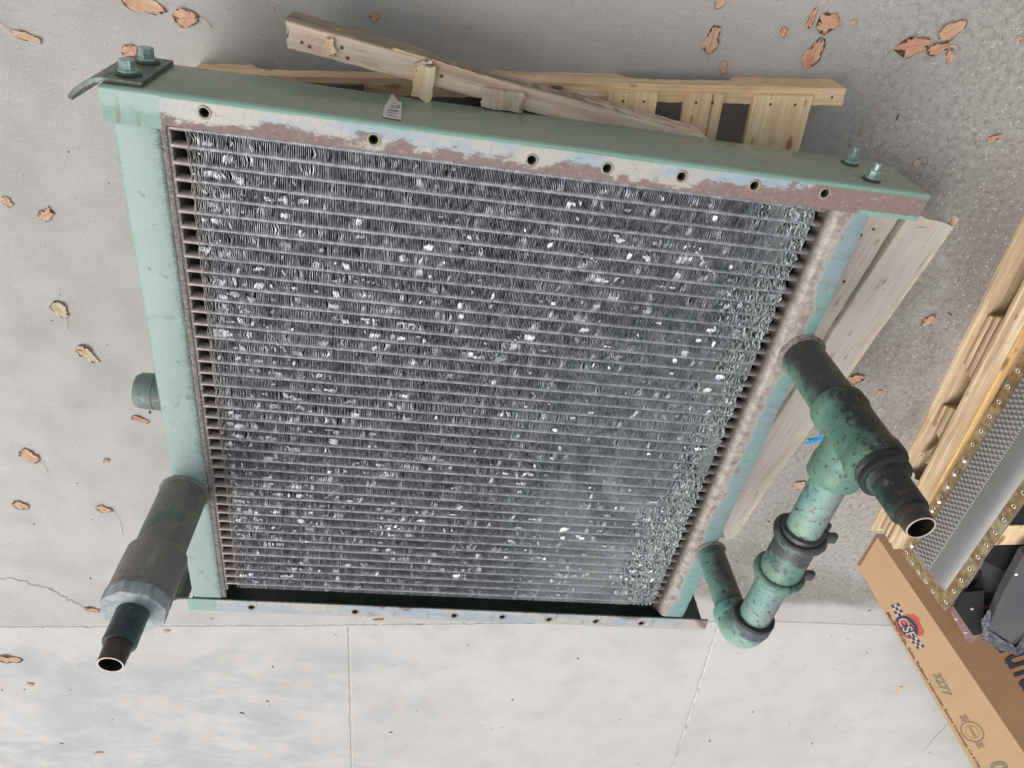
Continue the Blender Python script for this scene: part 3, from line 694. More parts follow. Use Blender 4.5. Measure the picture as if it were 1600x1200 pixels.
# bent mounting plate at the left end: profile in xy, extruded in z
cl = [(.066, .004), (.030, .004), (.000, .004), (-.016, .0005), (-.034, -.010), (-.050, -.022), (-.060, -.032), (-.064, -.040)]
th = .0075; up = []
for i, p in enumerate(cl):
    a = Vector(cl[max(i-1, 0)]); b_ = Vector(cl[min(i+1, len(cl)-1)]); t = (b_-a).normalized(); nn = Vector((t.y, -t.x)); up.append((p[0]+nn.x*th/2, p[1]+nn.y*th/2, p[0]-nn.x*th/2, p[1]-nn.y*th/2))
lvz = [(.212, .0), (.25, 0), (.34, 0), (.384, 0)]
grid = []
for z, _ in lvz:
    row = []
    for i, q in enumerate(up):
        kz = z if i < 5 else z-(.012*(i-4)/3 if z > .3 else -.03*(i-4)/3)
        row.append((br.verts.new((q[0], q[1]+.0008, kz)), br.verts.new((q[2], q[3]+.0008, kz))))
    grid.append(row)
for j in range(len(grid)-1):
    for i in range(len(up)-1):
        for s_ in (0, 1): br.faces.new((grid[j][i][s_], grid[j][i+1][s_], grid[j+1][i+1][s_], grid[j+1][i][s_]))
for i in range(len(up)-1):
    for j in (0, -1): br.faces.new((grid[j][i][0], grid[j][i+1][0], grid[j][i+1][1], grid[j][i][1]))
for j in range(len(grid)-1):
    for i in (0, -1): br.faces.new((grid[j][i][0], grid[j+1][i][0], grid[j+1][i][1], grid[j][i][1]))
mp = root_part('mounting_plate', br, PLATE, ch, rad)
yb = .0087
bolt(.0306, yb, .343, .0135, .017, ch, rot=.2); bolt(.0320, yb, .250, .0135, .018, ch, rot=.5)
bolt(1.4615, 0, .256, .0115, .013, ch, True, .1); bolt(1.4630, 0, .352, .0115, .013, ch, True, .3)
# lower left mounting plate, hooked
cl2 = [(-.02, -1.448), (-.045, -1.449), (-.060, -1.456), (-.074, -1.472), (-.082, -1.490)]
bm = bmesh.new(); g2 = []
for z in (.225, .36):
    row = []
    for i, p in enumerate(cl2):
        a = Vector(cl2[max(i-1, 0)]); b_ = Vector(cl2[min(i+1, len(cl2)-1)]); t = (b_-a).normalized(); nn = Vector((t.y, -t.x))*.0037
        row.append((bm.verts.new((p[0]+nn.x, p[1]+nn.y, z)), bm.verts.new((p[0]-nn.x, p[1]-nn.y, z))))
    g2.append(row)
for i in range(len(cl2)-1):
    for s_ in (0, 1): bm.faces.new((g2[0][i][s_], g2[0][i+1][s_], g2[1][i+1][s_], g2[1][i][s_]))
    for j in (0, 1): bm.faces.new((g2[j][i][0], g2[j][i+1][0], g2[j][i+1][1], g2[j][i][1]))
for i in (0, -1): bm.faces.new((g2[0][i][0], g2[1][i][0], g2[1][i][1], g2[0][i][1]))
root_part('mounting_plate', bm, PDARK, cb, rad)
# ear plate sticking out at the lower left behind the tank
root_part('mounting_ear', extrude_poly([(.008, -1.355), (.008, -1.44), (-.022, -1.44), (-.040, -1.432), (-.050, -1.415), (-.040, -1.392), (-.02, -1.372)], ZB+.06, ZB+.068), PDARK, cb, rad)
# -- torn barcode sticker on the channel side
ZS = .0030
LBL = mat_simple('sticker_paper', (.80, .785, .75), .55, 0, .04, 60, .05)
INK = mat_simple('sticker_ink', (.42, .41, .41), .7, 0, .05, 60)
stp = [(.478, .365), (.482, .371), (.510, .374), (.5118, .370), (.5065, .262), (.5035, .256), (.4985, .258), (.4935, .238), (.4875, .212), (.4845, .206), (.4822, .218), (.4800, .262), (.4765, .300), (.4765, .340)]
stk = root_part('barcode_sticker', extrude_poly(stp, .0012, .0020, 'y'), LBL, ch, rad)
bm = bmesh.new(); zz = .336
for z0, h, x0, x1 in ((.338, .0035, .4845, .5020), (.318, .012, .4855, .5035), (.300, .004, .4875, .5045), (.290, .004, .4880, .4965), (.286, .008, .4985, .5050), (.272, .005, .4905, .4945), (.351, .0015, .4845, .496), (.359, .001, .4845, .502)):
    if h > .01:
        xx = x0
        while xx < x1: ww = random.choice((.0003, .0005, .0008)); box_bm(xx, xx+ww, .0020, .0024, z0, z0+h, bm=bm); xx += ww+random.choice((.0004, .0006))
    else: box_bm(x0, x1, .0020, .0024, z0, z0+h, bm=bm)
tag(root_part('barcode_print', bm, INK, ch, rad), kind='stuff')

# -- round plug low on the left tank side
pl = auto_smooth(root_part('threaded_plug', lathe([(.030, -.02), (.043, -.018), (.045, -.030), (.045, -.042), (.0425, -.043), (.0425, -.048), (.044, -.049), (.043, -.082), (.038, -.091), (.020, -.095)], (.022, -.725, .315), (1, 0, 0), 40), P_PLUG, tl, rad), 35)
root_part('plug_flange', lathe([(.036, -.010), (.047, -.013), (.048, -.020), (.044, -.024)], (.022, -.725, .315), (1, 0, 0), 40), P_HEX, tl, rad)

# ------------------------------------------------------------------ pipes of the radiator
def pipe(name, prof, c, mat, parent, axis=(0, 0, 1), n=44, bump=0., cap0=True, cap1=True):
    return auto_smooth(root_part(name, lathe(prof, c, axis, n, bump=bump, cap0=cap0, cap1=cap1), mat, parent, rad), 32)
# left outlet
LXc, LYc = .0330, -.9745
lp = pipe('outlet_pipe', [(.0565, .395), (.0560, .41), (.0560, .597)], (LXc, LYc, 0), P_LEFT, rad)
pipe('weld_bead', [(.057, .396), (.0600, .3975), (.0600, .400), (.0580, .404), (.056, .407)], (LXc, LYc, 0), P_COUP, lp, n=64, bump=.0010)
pipe('coupling', [(.0575, .592), (.063, .594), (.066, .600), (.0665, .640), (.0668, .706), (.0655, .711)], (LXc, LYc, 0), P_COUP, lp)
pipe('coupling_lip', [(.064, .711), (.0675, .7125), (.0675, .7185), (.064, .7215), (.060, .7215)], (LXc, LYc, 0), P_COUP, lp)
hx = root_part('bushing', hexb(.0700, .030, 8, .0015, (0, 0, 1), (LXc, LYc, .7215), .2), P_HEX, lp, rad)
root_part('bushing_collar', lathe([(.062, 0), (.062, .014)], (LXc, LYc, .712), (0, 0, 1), 40), P_COUP, lp, rad)
pipe('nipple', [(.0335, .751), (.0335, .812), (.0338, .825), (.0325, .829), (.026, .829)], (LXc, LYc, 0), P_NIP, lp)
def open_end(x, y, z0, z1, r, mat, parent):
    P = [(r+.0006, z0)]; z = z0
    P += [(r+.0004, z1-.022), (r-.0002, z1-.020)]
    k = 0
    while P[-1][1] < z1-.004: k += 1; P.append((r-.0002-(.0006 if k % 2 else 0)-.0001*k*.3, P[-1][1]+.0018))
    P.append((r-.0012, z1-.001))
    e = pipe('threaded_end', P, (x, y, 0), mat, parent, cap0=False, cap1=False)
    pipe('pipe_bore', [(r-.0042, z1-.001), (r-.0044, z1-.10), (.001, z1-.10)], (x, y, 0), INNER, parent, cap0=False, cap1=True)
    pipe('pipe_rim', [(r-.0012, z1-.001), (r-.0018, z1), (r-.0038, z1), (r-.0042, z1-.001)], (x, y, 0), STEEL, parent, cap0=False, cap1=False)
    return e
open_end(LXc, LYc, .829, .874, .0262, P_END, lp)
# right upper riser with tee
RXc, RYc, ZR = 1.4570, -.4030, .680
DK = (.135, .145, .138)
ALB = 1.6  # dark halves of the pipes below carry soot and painted shade
P_RIS = mat_pipe_half('riser_soot_shade', (.32, .42, .375), (.215, .22, .215), (.5, .9, 0), RXc, RYc, .5, -.30, .35)
P_TEE = mat_pipe_half('tee_soot_shade', (.33, .44, .385), DK, (.75, .72, 0), RXc, RYc, .7, .12, .5)
P_BR = mat_pipe_half('branch_soot_shade', (.425, .515, .475), (.37, .375, .39), (.95, 0, -.1), RXc, RYc, ZR, .30, .25)
P_CL = mat_pipe_half('clamp_grime_shade', (.345, .45, .40), (.215, .22, .22), (.7, .6, -.2), RXc, -.77, ZR, .38, .8)
P_LO = mat_pipe_half('lower_riser_soot_shade', (.38, .485, .44), (.225, .215, .215), (.85, .5, 0), 1.455, -1.083, .5, .02, .3)
P_EL = mat_pipe_half('elbow_soot_shade', (.425, .54, .485), (.24, .26, .27), (.2, .9, 0), 1.455, -1.083, .65, .55, .35)
rp = pipe('outlet_pipe', [(.0480, .393), (.0480, .600)], (RXc, RYc, 0), P_RIS, rad)
pipe('weld_bead', [(.049, .394), (.0560, .397), (.0560, .399), (.0515, .403), (.048, .408)], (RXc, RYc, 0), RUSTW, rp, n=60, bump=.0014)
tee = pipe('tee_fitting', [(.0500, .588), (.0560, .590), (.0575, .596), (.0575, .618), (.0560, .624), (.0535, .630), (.0530, .66), (.0530, .735), (.0545, .742), (.0570, .748), (.0570, .772), (.0555, .777), (.046, .777)], (RXc, RYc, 0), P_TEE, rp, bump=.0004)
pipe('tee_branch', [(.0500, -.01), (.0505, .055), (.0520, .070), (.0545, .076), (.0550, .112), (.0535, .117), (.040, .117)], (RXc, RYc, ZR), P_TEE, rp, (0, -1, 0))
thp = [(.0465, .777)]
for i in range(8): thp += [(.0475 if i % 2 else .0455, .779+.0022*i)]
pipe('bushing', thp + [(.0480, .797), (.0488, .800), (.0480, .806), (.044, .807), (.034, .807)], (RXc, RYc, 0), mat_pipe('scuffed_bushing', (.36, .50, .43), (.13, .14, .14), 1.1), rp, n=44, bump=.0004)
P_N2 = mat_pipe_half('nipple_soot_shade', (.20, .30, .255), (.12, .122, .12), (.85, .5, 0), RXc, RYc, .85, -.42, .35)
thp = [(.0375, .807)]
for i in range(7): thp += [(.0370 if i % 2 else .0355, .809+.002*i)]
pipe('nipple', thp+[(.0345, .824), (.0338, .880), (.0340, .889), (.0330, .892), (.026, .892)], (RXc, RYc, 0), P_N2, rp)
open_end(RXc, RYc, .892, .930, .0268, P_END, rp)
# branch between tee and elbow
bp_ = pipe('branch_pipe', [(.0385, 0), (.0385, .330)], (RXc, RYc-.115, ZR), P_BR, rad, (0, -1, 0))
pipe('branch_pipe', [(.0385, 0), (.0385, .215)], (RXc, -.845, ZR), P_BR, rad, (0, -1, 0))
sl_ = pipe('pipe_coupling', [(.040, .675), (.0475, .678), (.0485, .690), (.0470, .70), (.0465, .79), (.0485, .80), (.0485, .815), (.0460, .845), (.040, .848)], (RXc, 0, ZR), P_CL, rad, (0, -1, 0), bump=.0004)
for yy in (-.698, -.828):
    b = bmesh.new(); N = 48; pr = None
    for i in range(N+1):
        a = 2*math.pi*i/N; c = Vector((RXc+.0520*math.cos(a), yy+.004*math.sin(2*a), ZR+.0520*math.sin(a))); o = Vector((math.cos(a), 0, math.sin(a)))
        cur = []
        for q in range(10):
            bb = 2*math.pi*q/10; cur.append(b.verts.new(c+o*.0078*math.cos(bb)*(1+random.uniform(-.14, .14))+Vector((0, 1, 0))*.0125*math.sin(bb)))
        if pr:
            for q in range(10): b.faces.new((pr[q], pr[(q+1) % 10], cur[(q+1) % 10], cur[q]))
        pr = cur
    bmesh.ops.remove_doubles(b, verts=b.verts, dist=1e-5)
    auto_smooth(root_part('clamp_ring', b, P_CL, sl_, rad), 50)
    # bolt ears on the outer side
    for ez, ex in ((.012, .064), (-.020, .062)):
        b = box_bm(-.020, .024, -.0135, .0135, -.0075, .0075, .005, 2); bmesh.ops.translate(b, verts=b.verts, vec=(RXc+ex, yy-.002, ZR+ez-.01))
        auto_smooth(root_part('clamp_ear', b, P_CL, sl_, rad), 50)
    root_part('clamp_bolt', lathe([(.0095, -.026), (.0100, -.018), (.006, -.018), (.006, .012), (.0105, .012), (.0105, .022), (.0085, .024)], (RXc+.070, yy-.003, ZR-.014), (.15, 0, 1), 10), P_CL, sl_, rad)
# lower riser and elbow
LX2, LY2 = 1.4555, -1.0835
lr = pipe('outlet_pipe', [(.0385, .393), (.0385, .600)], (LX2, LY2, 0), P_LO, rad)
pipe('weld_bead', [(.039, .394), (.0440, .397), (.0440, .399), (.0410, .403), (.0385, .406)], (LX2, LY2, 0), RUSTW, lr, n=56, bump=.0013)
path = [(LX2, LY2, .592)]; rad_ = [.0470]
path.append((LX2, LY2, .594)); rad_.append(.0495); path.append((LX2, LY2, .618)); rad_.append(.0495); path.append((LX2, LY2, .622)); rad_.append(.0475)
rc = .052
for i in range(1, 10):
    a = R(90*i/9); path.append((LX2+(RXc-LX2)*i/9, LY2+rc*(1-math.cos(a)), ZR-rc-.002+rc*math.sin(a))); rad_.append(.0478)
path += [(RXc, LY2+rc+.006, ZR-.001), (RXc, LY2+rc+.008, ZR), (RXc, LY2+rc+.034, ZR), (RXc, LY2+rc+.037, ZR)]; rad_ += [.0480, .0505, .0505, .047]
auto_smooth(root_part('elbow_fitting', sweep(path, rad_, 40), P_EL, lr, rad), 32)
root_part('elbow_lip', lathe([(.040, -.004), (.0495, -.003), (.0505, .0), (.0495, .004), (.040, .005)], (RXc, LY2+rc+.038, ZR), (0, 1, 0), 44), mat_simple('black_grime', (.15, .15, .15), .6, 0, .3, 60), lr, rad)

# blue twine hanging off the tee
BL = mat_simple('blue_twine', (.16, .55, .74), .6, 0, .25, 200)
tw = empty('blue_twine', (1.5250, -0.5598, 0.5000), 'short frayed piece of bright blue twine caught behind the tee of the right pipe', 'twine')
o_ = Vector((1.5250, -0.5598, 0.5000))
part('strand', sweep([(1.4598, -0.4724, 0.5600), (1.4795, -0.4999, 0.5400), (1.5032, -0.5294, 0.5200), (1.5195, -0.5499, 0.5100)], .0016, 6), BL, tw)
for k in range(11):
    a = Vector((1.5316, -0.5401, 0.5200)); b = Vector((1.5229, -0.5979, 0.4700)); m_ = random.uniform(-.006, .006)
    path = [a+(b-a)*q/5+Vector((random.gauss(0, .0022), random.gauss(0, .0022)+m_*(q/5+.4), random.gauss(0, .002))) for q in range(6)]
    part('strand', sweep(path, random.uniform(.0009, .0018), 5), BL, tw)

# ------------------------------------------------------------------ lumber
def frame_of(P0, P1, up=(0, 0, 1)):
    P0, P1 = Vector(P0), Vector(P1); x = (P1-P0).normalized(); u_ = Vector(up); y = u_.cross(x).normalized(); z = x.cross(y)
    return Matrix(((x.x, y.x, z.x), (x.y, y.y, z.y), (x.z, y.z, z.z))), (P1-P0).length
def lumber(name, P0, P1, w_, h, mat, parent=None, jit=.0008, bot=None, seg=30, wfun=None, ragged0=0., ragged1=0., tilt=0., ofs=0., nw=3):
    """P0-P1: centre line of the top face. local x = grain. bot(s)->height fraction of the underside notch"""
    M3, Ln = frame_of(P0, P1)
    if tilt: M3 = M3 @ Matrix.Rotation(tilt, 3, 'X')
    bm = bmesh.new(); sec = []
    for i in range(seg+1):
        s_ = Ln*i/seg; hh = h if bot is None else bot(s_); ww, oy = (w_, 0) if wfun is None else wfun(s_/Ln)
        row = []
        for j in range(nw+1):
            e = (j/nw-.5)*ww+oy
            xe = s_ + (random.uniform(-1, 1)*ragged0 if i == 0 else random.uniform(-1, 1)*ragged1 if i == seg else 0)
            row.append((xe, e + (random.gauss(0, jit) if j in (0, nw) else 0), random.gauss(0, jit*.35)))
        botr = [(x, y, -hh+random.gauss(0, jit*.3)) for x, y, z in row]
        r_ = .0016
        ring = [(row[0][0], row[0][1], row[0][2]-r_), (row[0][0], row[0][1]+r_, row[0][2])] + row[1:-1] + [(row[-1][0], row[-1][1]-r_, row[-1][2]), (row[-1][0], row[-1][1], row[-1][2]-r_)] + botr[::-1]
        sec.append([bm.verts.new(p) for p in ring])
    n_ = len(sec[0])
    for a, b in zip(sec[:-1], sec[1:]):
        for k in range(n_): bm.faces.new((a[k], a[(k+1) % n_], b[(k+1) % n_], b[k]))
    bm.faces.new(sec[0]); bm.faces.new(sec[-1][::-1])
    bmesh.ops.recalc_face_normals(bm, faces=bm.faces)
    return auto_smooth(link(name, from_bm(name, bm, mat), parent, P0, M3.to_quaternion()), 30)
NAILM = mat_simple('rusty_nail', (.34, .25, .20), .6, .3, .3, 200)
def nail(p, parent, r=.0030):
    b = lathe([(r, -.002), (r, .0008), (r*.7, .0014)], p, (random.uniform(-.2, .2), random.uniform(-.2, .2), 1), 10)
    return part('nail', b, NAILM, parent)

# front pallet under the radiator
pal = empty('wooden_pallet', (.75, -.45, 0), 'pale pine pallet on the concrete under the radiator, deck boards showing behind the green channel', 'pallet')
A0, A1 = Vector((.052, -.064, .089)), Vector((1.483, .098, .089))
ax = (A1-A0).normalized(); ay = Vector((-ax.y, ax.x, 0))
def notch(s_):
    for a, b in ((.115, .575), (.935, 1.205)):
        if a < s_ < b: return .089-.040*min(1, (s_-a)/.02, (b-s_)/.02)
    return .089
def bfun(s_): return notch(s_)
def stringer(ofs, mat, name='stringer'):
    return lumber(name, A0+ay*ofs, A1+ay*ofs, .038, .089, mat, pal, .0006, bfun, 90, ragged1=.001)
stringer(0, W_SAND); stringer(-.45, W_OLD); stringer(-.93, W_OLD)
def deck(x0, x1, mat, o0=.012, o1=-.95, name='deck_board', z=.105, th=.016, rag=.001, tint=None):
    c = (x0+x1)/2; s_ = (c-A0.x)/ax.x; P0 = A0+ax*s_+ay*o0; P1 = A0+ax*s_+ay*o1; P0.z = P1.z = z
    b = lumber(name, P0, P1, (x1-x0), th, mat, pal, .0006, None, 24, ragged0=rag)
    return b, P0
for x0, x1, mt_ in ((.945, 1.055, W_NEW), (1.115, 1.203, W_NEW), (1.270, 1.405, W_NEW)):
    b, P0 = deck(x0, x1, mt_, .004)
    for q in (-.2, .22): nail(P0+ax*(x1-x0)*q+ay*-.018+Vector((0, 0, .0005)), pal)
deck(.770, .842, W_DARK, .012, -.30, 'broken_deck_board', rag=.006)
deck(.250, .415, W_DARK, .006, -.95); deck(.115, .205, W_OLD, .006, -.95)
b, P0 = deck(.862, .925, W_OLD2, -.004, -.95)
for x in (.10, .45, .80, 1.33): # bottom boards
    s_ = (x-A0.x)/ax.x; P0 = A0+ax*s_+ay*.005; P1 = P0-ay*.95; P0 = Vector((P0.x, P0.y, .0)); P1 = Vector((P1.x, P1.y, .0))
    pass
nail(A1-ax*.028+Vector((0, 0, .0005)), pal); nail(A0+ax*.97+Vector((0, 0, .0005)), pal)
# crossboards standing in the dark under the radiator
for x in (.50, .60): lumber('cross_block', (x, -.06, .088), (x+.004, -.30, .088), .022, .088, W_DARK, pal, .0004, None, 4)

# diagonal broken stringer, propped on the pallet and under the channel
D0, D1 = Vector((.2790, .0850, .2085)), Vector((1.150, -.020, .2085))
def dw(t): return (.050-.010*t, 0)
def db(s_): 
    if s_ < .24: return .088
    if s_ < .30: return .088-(s_-.24)/.06*.030
    if s_ < .56: return .058
    return .058+.028*min(1, (s_-.56)/.1) if s_ < .80 else .086
ds = empty('broken_stringer', tuple(D0), 'long grey broken pallet stringer lying diagonally, one end sticking out beyond the green channel', 'lumber')
lumber('beam', D0, D1, .050, .088, W_DIAG, ds, .0007, db, 60, dw, .006, .004)
dx_, dy_ = (D1-D0).normalized(), Vector((0, 0, 1)).cross((D1-D0).normalized())
def on_diag(s_, o, z=0.): return D0+dx_*s_+dy_*o+Vector((0, 0, z))
def stub(s_, wd, ln0, ln1, h, mat):
    a, b = on_diag(s_, ln0, h), on_diag(s_+.004, ln1, h)
    return lumber('board_stub', a, b, wd, h-.0003, mat, ds, .0022, None, 6, None, .005, .004)
stub(.083, .017, .012, -.018, .010, W_STUB)
stub(.268, .040, .012, -.050, .016, W_STUB)
stub(.262, .034, .021, .0125, .013, W_OLD)
stub(.430, .085, .006, -.028, .014, W_OLD)
lumber('sliver', on_diag(.20, .0255, .002), on_diag(.42, .0195, .002), .0035, .006, W_STUB, ds, .0007, None, 14)
for s_, o in ((.030, -.008), (.045, -.012), (.105, .002), (.118, -.014), (.302, .0)): nail(on_diag(s_, o, .0004), ds, .0034)
# weathered beam and board under the right tank
wb = empty('weathered_beam', (1.72, -.13, .1), 'thick weathered grey beam with splits, sticking out from under the right tank', 'lumber')
B0, B1 = Vector((1.748, -.115, .2085)), Vector((1.583, -1.205, .2085))
lumber('beam', B0, B1, .105, .075, W_OLD3, wb, .0008, None, 50, lambda t: (.125-.012*t+.003*math.sin(t*9), .0), .003, .03, nw=5)
lumber('split_edge', B0+Vector((.062, .012, .001)), B1+Vector((.056, 0, .001)), .004, .02, W_STUB, wb, .0012, None, 60)
WP = empty('weathered_board', (1.62, -.13, .1), 'narrow weathered board with rust stains between the right tank and the thick beam', 'lumber')
lumber('board', (1.628, -.085, .196), (1.500, -1.10, .196), .090, .040, W_OLD3, WP, .0008, None, 50, lambda t: (.100, 0), .004, .01, nw=4)
RS = mat_simple('rust_stain', (.50, .33, .24), .9, 0, .3, 120)
for p in ((1.6235, -.158), (1.600, -.176), (1.612, -.30)): nail((p[0], p[1], .1962), WP, .004)
NL2 = mat_simple('bright_nail', (.82, .78, .70), .3, .6, .1, 50)
part('loose_nail', sweep([(1.7158, -0.1384, 0.2140), (1.7399, -0.1339, 0.2140)], .0014, 8), NL2, wb)

# ------------------------------------------------------------------ right pallet of laminated lumber
rx_ = Vector((-.1060, .9944, 0)); ry_ = Vector((.9944, .1060, 0)); RO = Vector((2.290, -1.335, 0))
rpal = empty('crate_pallet', tuple(RO), 'laminated plywood pallet on the right edge carrying the aluminium cooler', 'pallet')
def rp_pt(s_, o, z): return RO+rx_*s_+ry_*o+Vector((0, 0, z))
def rlum(name, s0, s1, o, w_, z, h, mat, **k): return lumber(name, rp_pt(s0, o, z), rp_pt(s1, o, z), w_, h, mat, rpal, .0005, None, max(3, int((s1-s0)/.04)), **k)
rlum('bottom_board', -.02, 2.2, .035, .088, .012, .012, W_PLY)
# laminated stringer: layers stacked, notched below
lay = 6; lh = .0125
segs = [(.0, .115), (.46, .60), (.70, .93), (1.28, 1.42), (1.70, 2.2)]
for i in range(lay):
    z1 = .012+lh*(i+1)
    mat = W_PLY if i % 2 else W_PLY2
    if i >= 5: rlum('lamination', 0, 2.2, .040+random.uniform(-.001, .001), .045, z1, lh-.0008, mat)
    else:
        for a, b in segs:
            cut = .006*(5-i)
            rlum('lamination', a+(cut if a > 0 else 0), b-cut, .040+random.uniform(-.0015, .0015), .045, z1, lh-.0008, mat)
rlum('inner_panel', .02, 2.2, .100, .012, .086, .074, mat_simple('beige_packing_board', (.66, .60, .52), .8, 0, .15, 9))
rlum('top_rail', -.010, 2.2, .042, .034, .106, .0185, W_PLY); rlum('top_rail', -.012, 2.2, .0745, .028, .110, .022, W_YEL)
for s_ in (.05, .52, .80, 1.35): rlum('cross_board', s_-.05, s_+.05, .45, .74, .105, .016, W_NEW)
CLR = Mt('crumpled_clear_plastic', .25); CLR.col((.62, .58, .52)); CLR.b.inputs['Alpha'].default_value = 1; CLR.bump(CLR.noise(30, 4, .6, .5), .7, .006)
bm = bmesh.new(); gx, gy = 14, 8; gv = []
for i in range(gx+1):
    row = []
    for j in range(gy+1):
        p = rp_pt(.12+.17*i/gx, .020+.004*math.sin(i*1.3+j)+random.gauss(0, .003), .012+.072*j/gy); row.append(bm.verts.new(p))
    gv.append(row)
for i in range(gx):
    for j in range(gy): bm.faces.new((gv[i][j], gv[i+1][j], gv[i+1][j+1], gv[i][j+1]))
part('plastic_sheet', bm, CLR.m, rpal, True)
for k in range(9):
    s0 = .30+random.uniform(0, .10); a = rp_pt(s0, .030+random.uniform(-.01, .01), .03+.006*k); b = rp_pt(s0+random.uniform(.02, .07), .045, .035+.006*k)
    lumber('splinter', a, b, random.uniform(.006, .014), .003, W_PLY if k % 2 else W_PLY2, rpal, .0006, None, 4)

# ------------------------------------------------------------------ aluminium charge cooler on the right pallet
c1 = Vector((2.3400, -1.3450, .1215)); c2 = Vector((2.3645, -1.3474, .3620))     # lower and upper corner of the near end
co_ = empty('aluminium_cooler', tuple(c1), 'aluminium cooler standing on edge, gold coloured bolt flange and louvred face, on the plywood pallet', 'cooler')
ea = (c2-c1).normalized(); e1 = Vector((-.082, .9966, 0)); e1 = (e1-ea*e1.dot(ea)).normalized(); en = e1.cross(-ea).normalized()
e2 = Vector((e1.y, -e1.x, 0)).normalized(); CW = (c2-c1).length; CL_ = 1.9; q_ = CW/.385
MC = Matrix(((e1.x, -ea.x, en.x, c1.x), (e1.y, -ea.y, en.y, c1.y), (e1.z, -ea.z, en.z, c1.z), (0, 0, 0, 1)))   # local x along the long edge, -y up the face, z out of it
m = Mt('gold_passivated_aluminium', .38, .55); n1 = m.noise(11, 6, .65, .4); n2 = m.noise(50, 5, .6)
m.col(m.mix(m.step(n2, .35, .7), m.mix(m.step(n1, .36, .62), (.52, .42, .27), (.63, .60, .50)), (.42, .33, .21))); m.bump(n2, .2, .001); GOLD = m.m
m = Mt('brushed_aluminium', .36, .65); n1 = m.noise(6, 5, .6); n2 = m.noise(1, 3, .6, 0, m.map((4, 120, 1)))
m.col(m.mix(m.step(n2, .3, .7), m.mix(n1, (.42, .42, .415), (.50, .50, .495)), (.47, .47, .47))); m.rough(m.step(n1, .3, .7, .55, .7)); ALU = m.m
m = Mt('louvre_aluminium', .4, .6); m.col((.60, .595, .58)); LOU = m.m
# flange plate with holes; two rows of bolt holes
hl = [(.022+.0565*i, -.014, .0042) for i in range(34)] + [(.030+.0565*i, -CW+.014, .0042) for i in range(34)] + [(.012, -.052-.040*i, .0042) for i in range(4)]
bmp = plate_holes([(0, 0), (CL_, 0), (CL_, -CW), (0, -CW)], hl, -.005, .005); bmp.transform(MC)
part('flange_plate', bmp, GOLD, co_)
bmp = extrude_poly([(.004, -.004), (CL_, -.004), (CL_, -CW+.004), (.004, -CW+.004)], -.016, -.0055); bmp.transform(MC)
part('flange_frame', bmp, mat_simple('frame_dark', (.42, .40, .36), .5, .3, .2, 20), co_)
rimme = from_bm('hole_rim', lathe([(.0042, -.002), (.0042, .0005), (.0050, .0010), (.0064, .0008), (.0068, .0001)], (0, 0, 0), n=18, cap0=False, cap1=False), mat_simple('bright_rim', (.80, .79, .74), .3, .6, .1, 60), True)
for hx_, hy_, _ in hl:
    if hx_ < 1.25: link('hole_rim', rimme, co_, MC @ Vector((hx_, hy_, 0)), MC.to_quaternion())
# raised face: rounded shallow tray turned over
F0, F1, FY0, FY1 = .048, CL_, -.040, -CW+.040
prof = [(-.036, 0), (-.039, .004), (-.045, .006), (-.10, .007), (-.125, .0085), (-.150, .012), (-.178, .0125), (-.194, .009), (-.203, .003), (-.206, 0)]
bm = bmesh.new(); rr = []
for i, xx in enumerate([.048, .052, .060, .075, .3, .6, 1.0, 1.5, 2.0]):
    k = (0, .35, .8, 1, 1, 1, 1, 1, 1)[i]; rr.append([bm.verts.new(MC @ Vector((xx + (.0 if i > 2 else abs(y+.115)*.08*(1-k)), y, z*k+.0003))) for y, z in prof])
for a, b in zip(rr[:-1], rr[1:]):
    for i in range(len(prof)-1): bm.faces.new((a[i], a[i+1], b[i+1], b[i]))
auto_smooth(part('face_panel', bm, ALU, co_), 60)
# louvres: five rows of small raised scoops with dark mouths
LD = mat_simple('louvre_mouth', (.40, .39, .375), .8, 0, .1, 50)
bl, bdk = bmesh.new(), bmesh.new()
for r_ in range(6):
    for k in range(74):
        xx = .070+.0185*k+(.009 if r_ % 2 else 0); yy = -.051-.0128*r_
        for j in range(1):
            z0 = .0073
            pts = [(-.0060, -.0046, 0), (.0050, -.0046, 0), (.0050, .0046, 0), (-.0060, .0046, 0), (-.002, -.0036, .0036), (.0048, -.0036, .0036), (.0048, .0036, .0036), (-.002, .0036, .0036)]
            q = [bl.verts.new(MC @ Vector((xx+p[0], yy+p[1], z0+p[2]))) for p in pts]
            for f_ in ((0, 1, 5, 4), (3, 7, 6, 2), (0, 4, 7, 3), (4, 5, 6, 7)): bl.faces.new([q[i] for i in f_])
            q = [bdk.verts.new(MC @ Vector((xx+a_, yy+b_, z0+c_))) for a_, b_, c_ in ((.0050, -.0036, .0002), (.0050, .0036, .0002), (.0048, .0032, .0032), (.0048, -.0032, .0032))]; bdk.faces.new(q)
            q = [bdk.verts.new(MC @ Vector((xx+a_, yy+b_, z0+.0003))) for a_, b_ in ((.005, -.0042), (.0092, -.0038), (.0092, .0038), (.005, .0042))]; bdk.faces.new(q)
tag(part('louvre_scoops', bl, LOU, co_), kind='stuff'); tag(part('louvre_mouths', bdk, LD, co_), kind='stuff')
bm = bmesh.new()
for k in range(150):
    xx = .072+.0105*k; lathe([(.0026, 0), (.0020, .0016), (.0008, .0022)], MC @ Vector((xx, -.1245, .0082)), tuple(en), n=6, bm=bm)
tag(part('rivet_row', bm, mat_simple('bright_dimple', (.86, .86, .85), .3, .5, .05, 60), co_), kind='stuff')
SB = mat_simple('zinc_bolt', (.80, .79, .76), .3, .7, .1, 80)
for p, q in (((1519, 655), 1), ((1507, 681), 1), ((1496.5, 702), 1), ((1481, 724), 1), ((1415, 846), 1)): pass
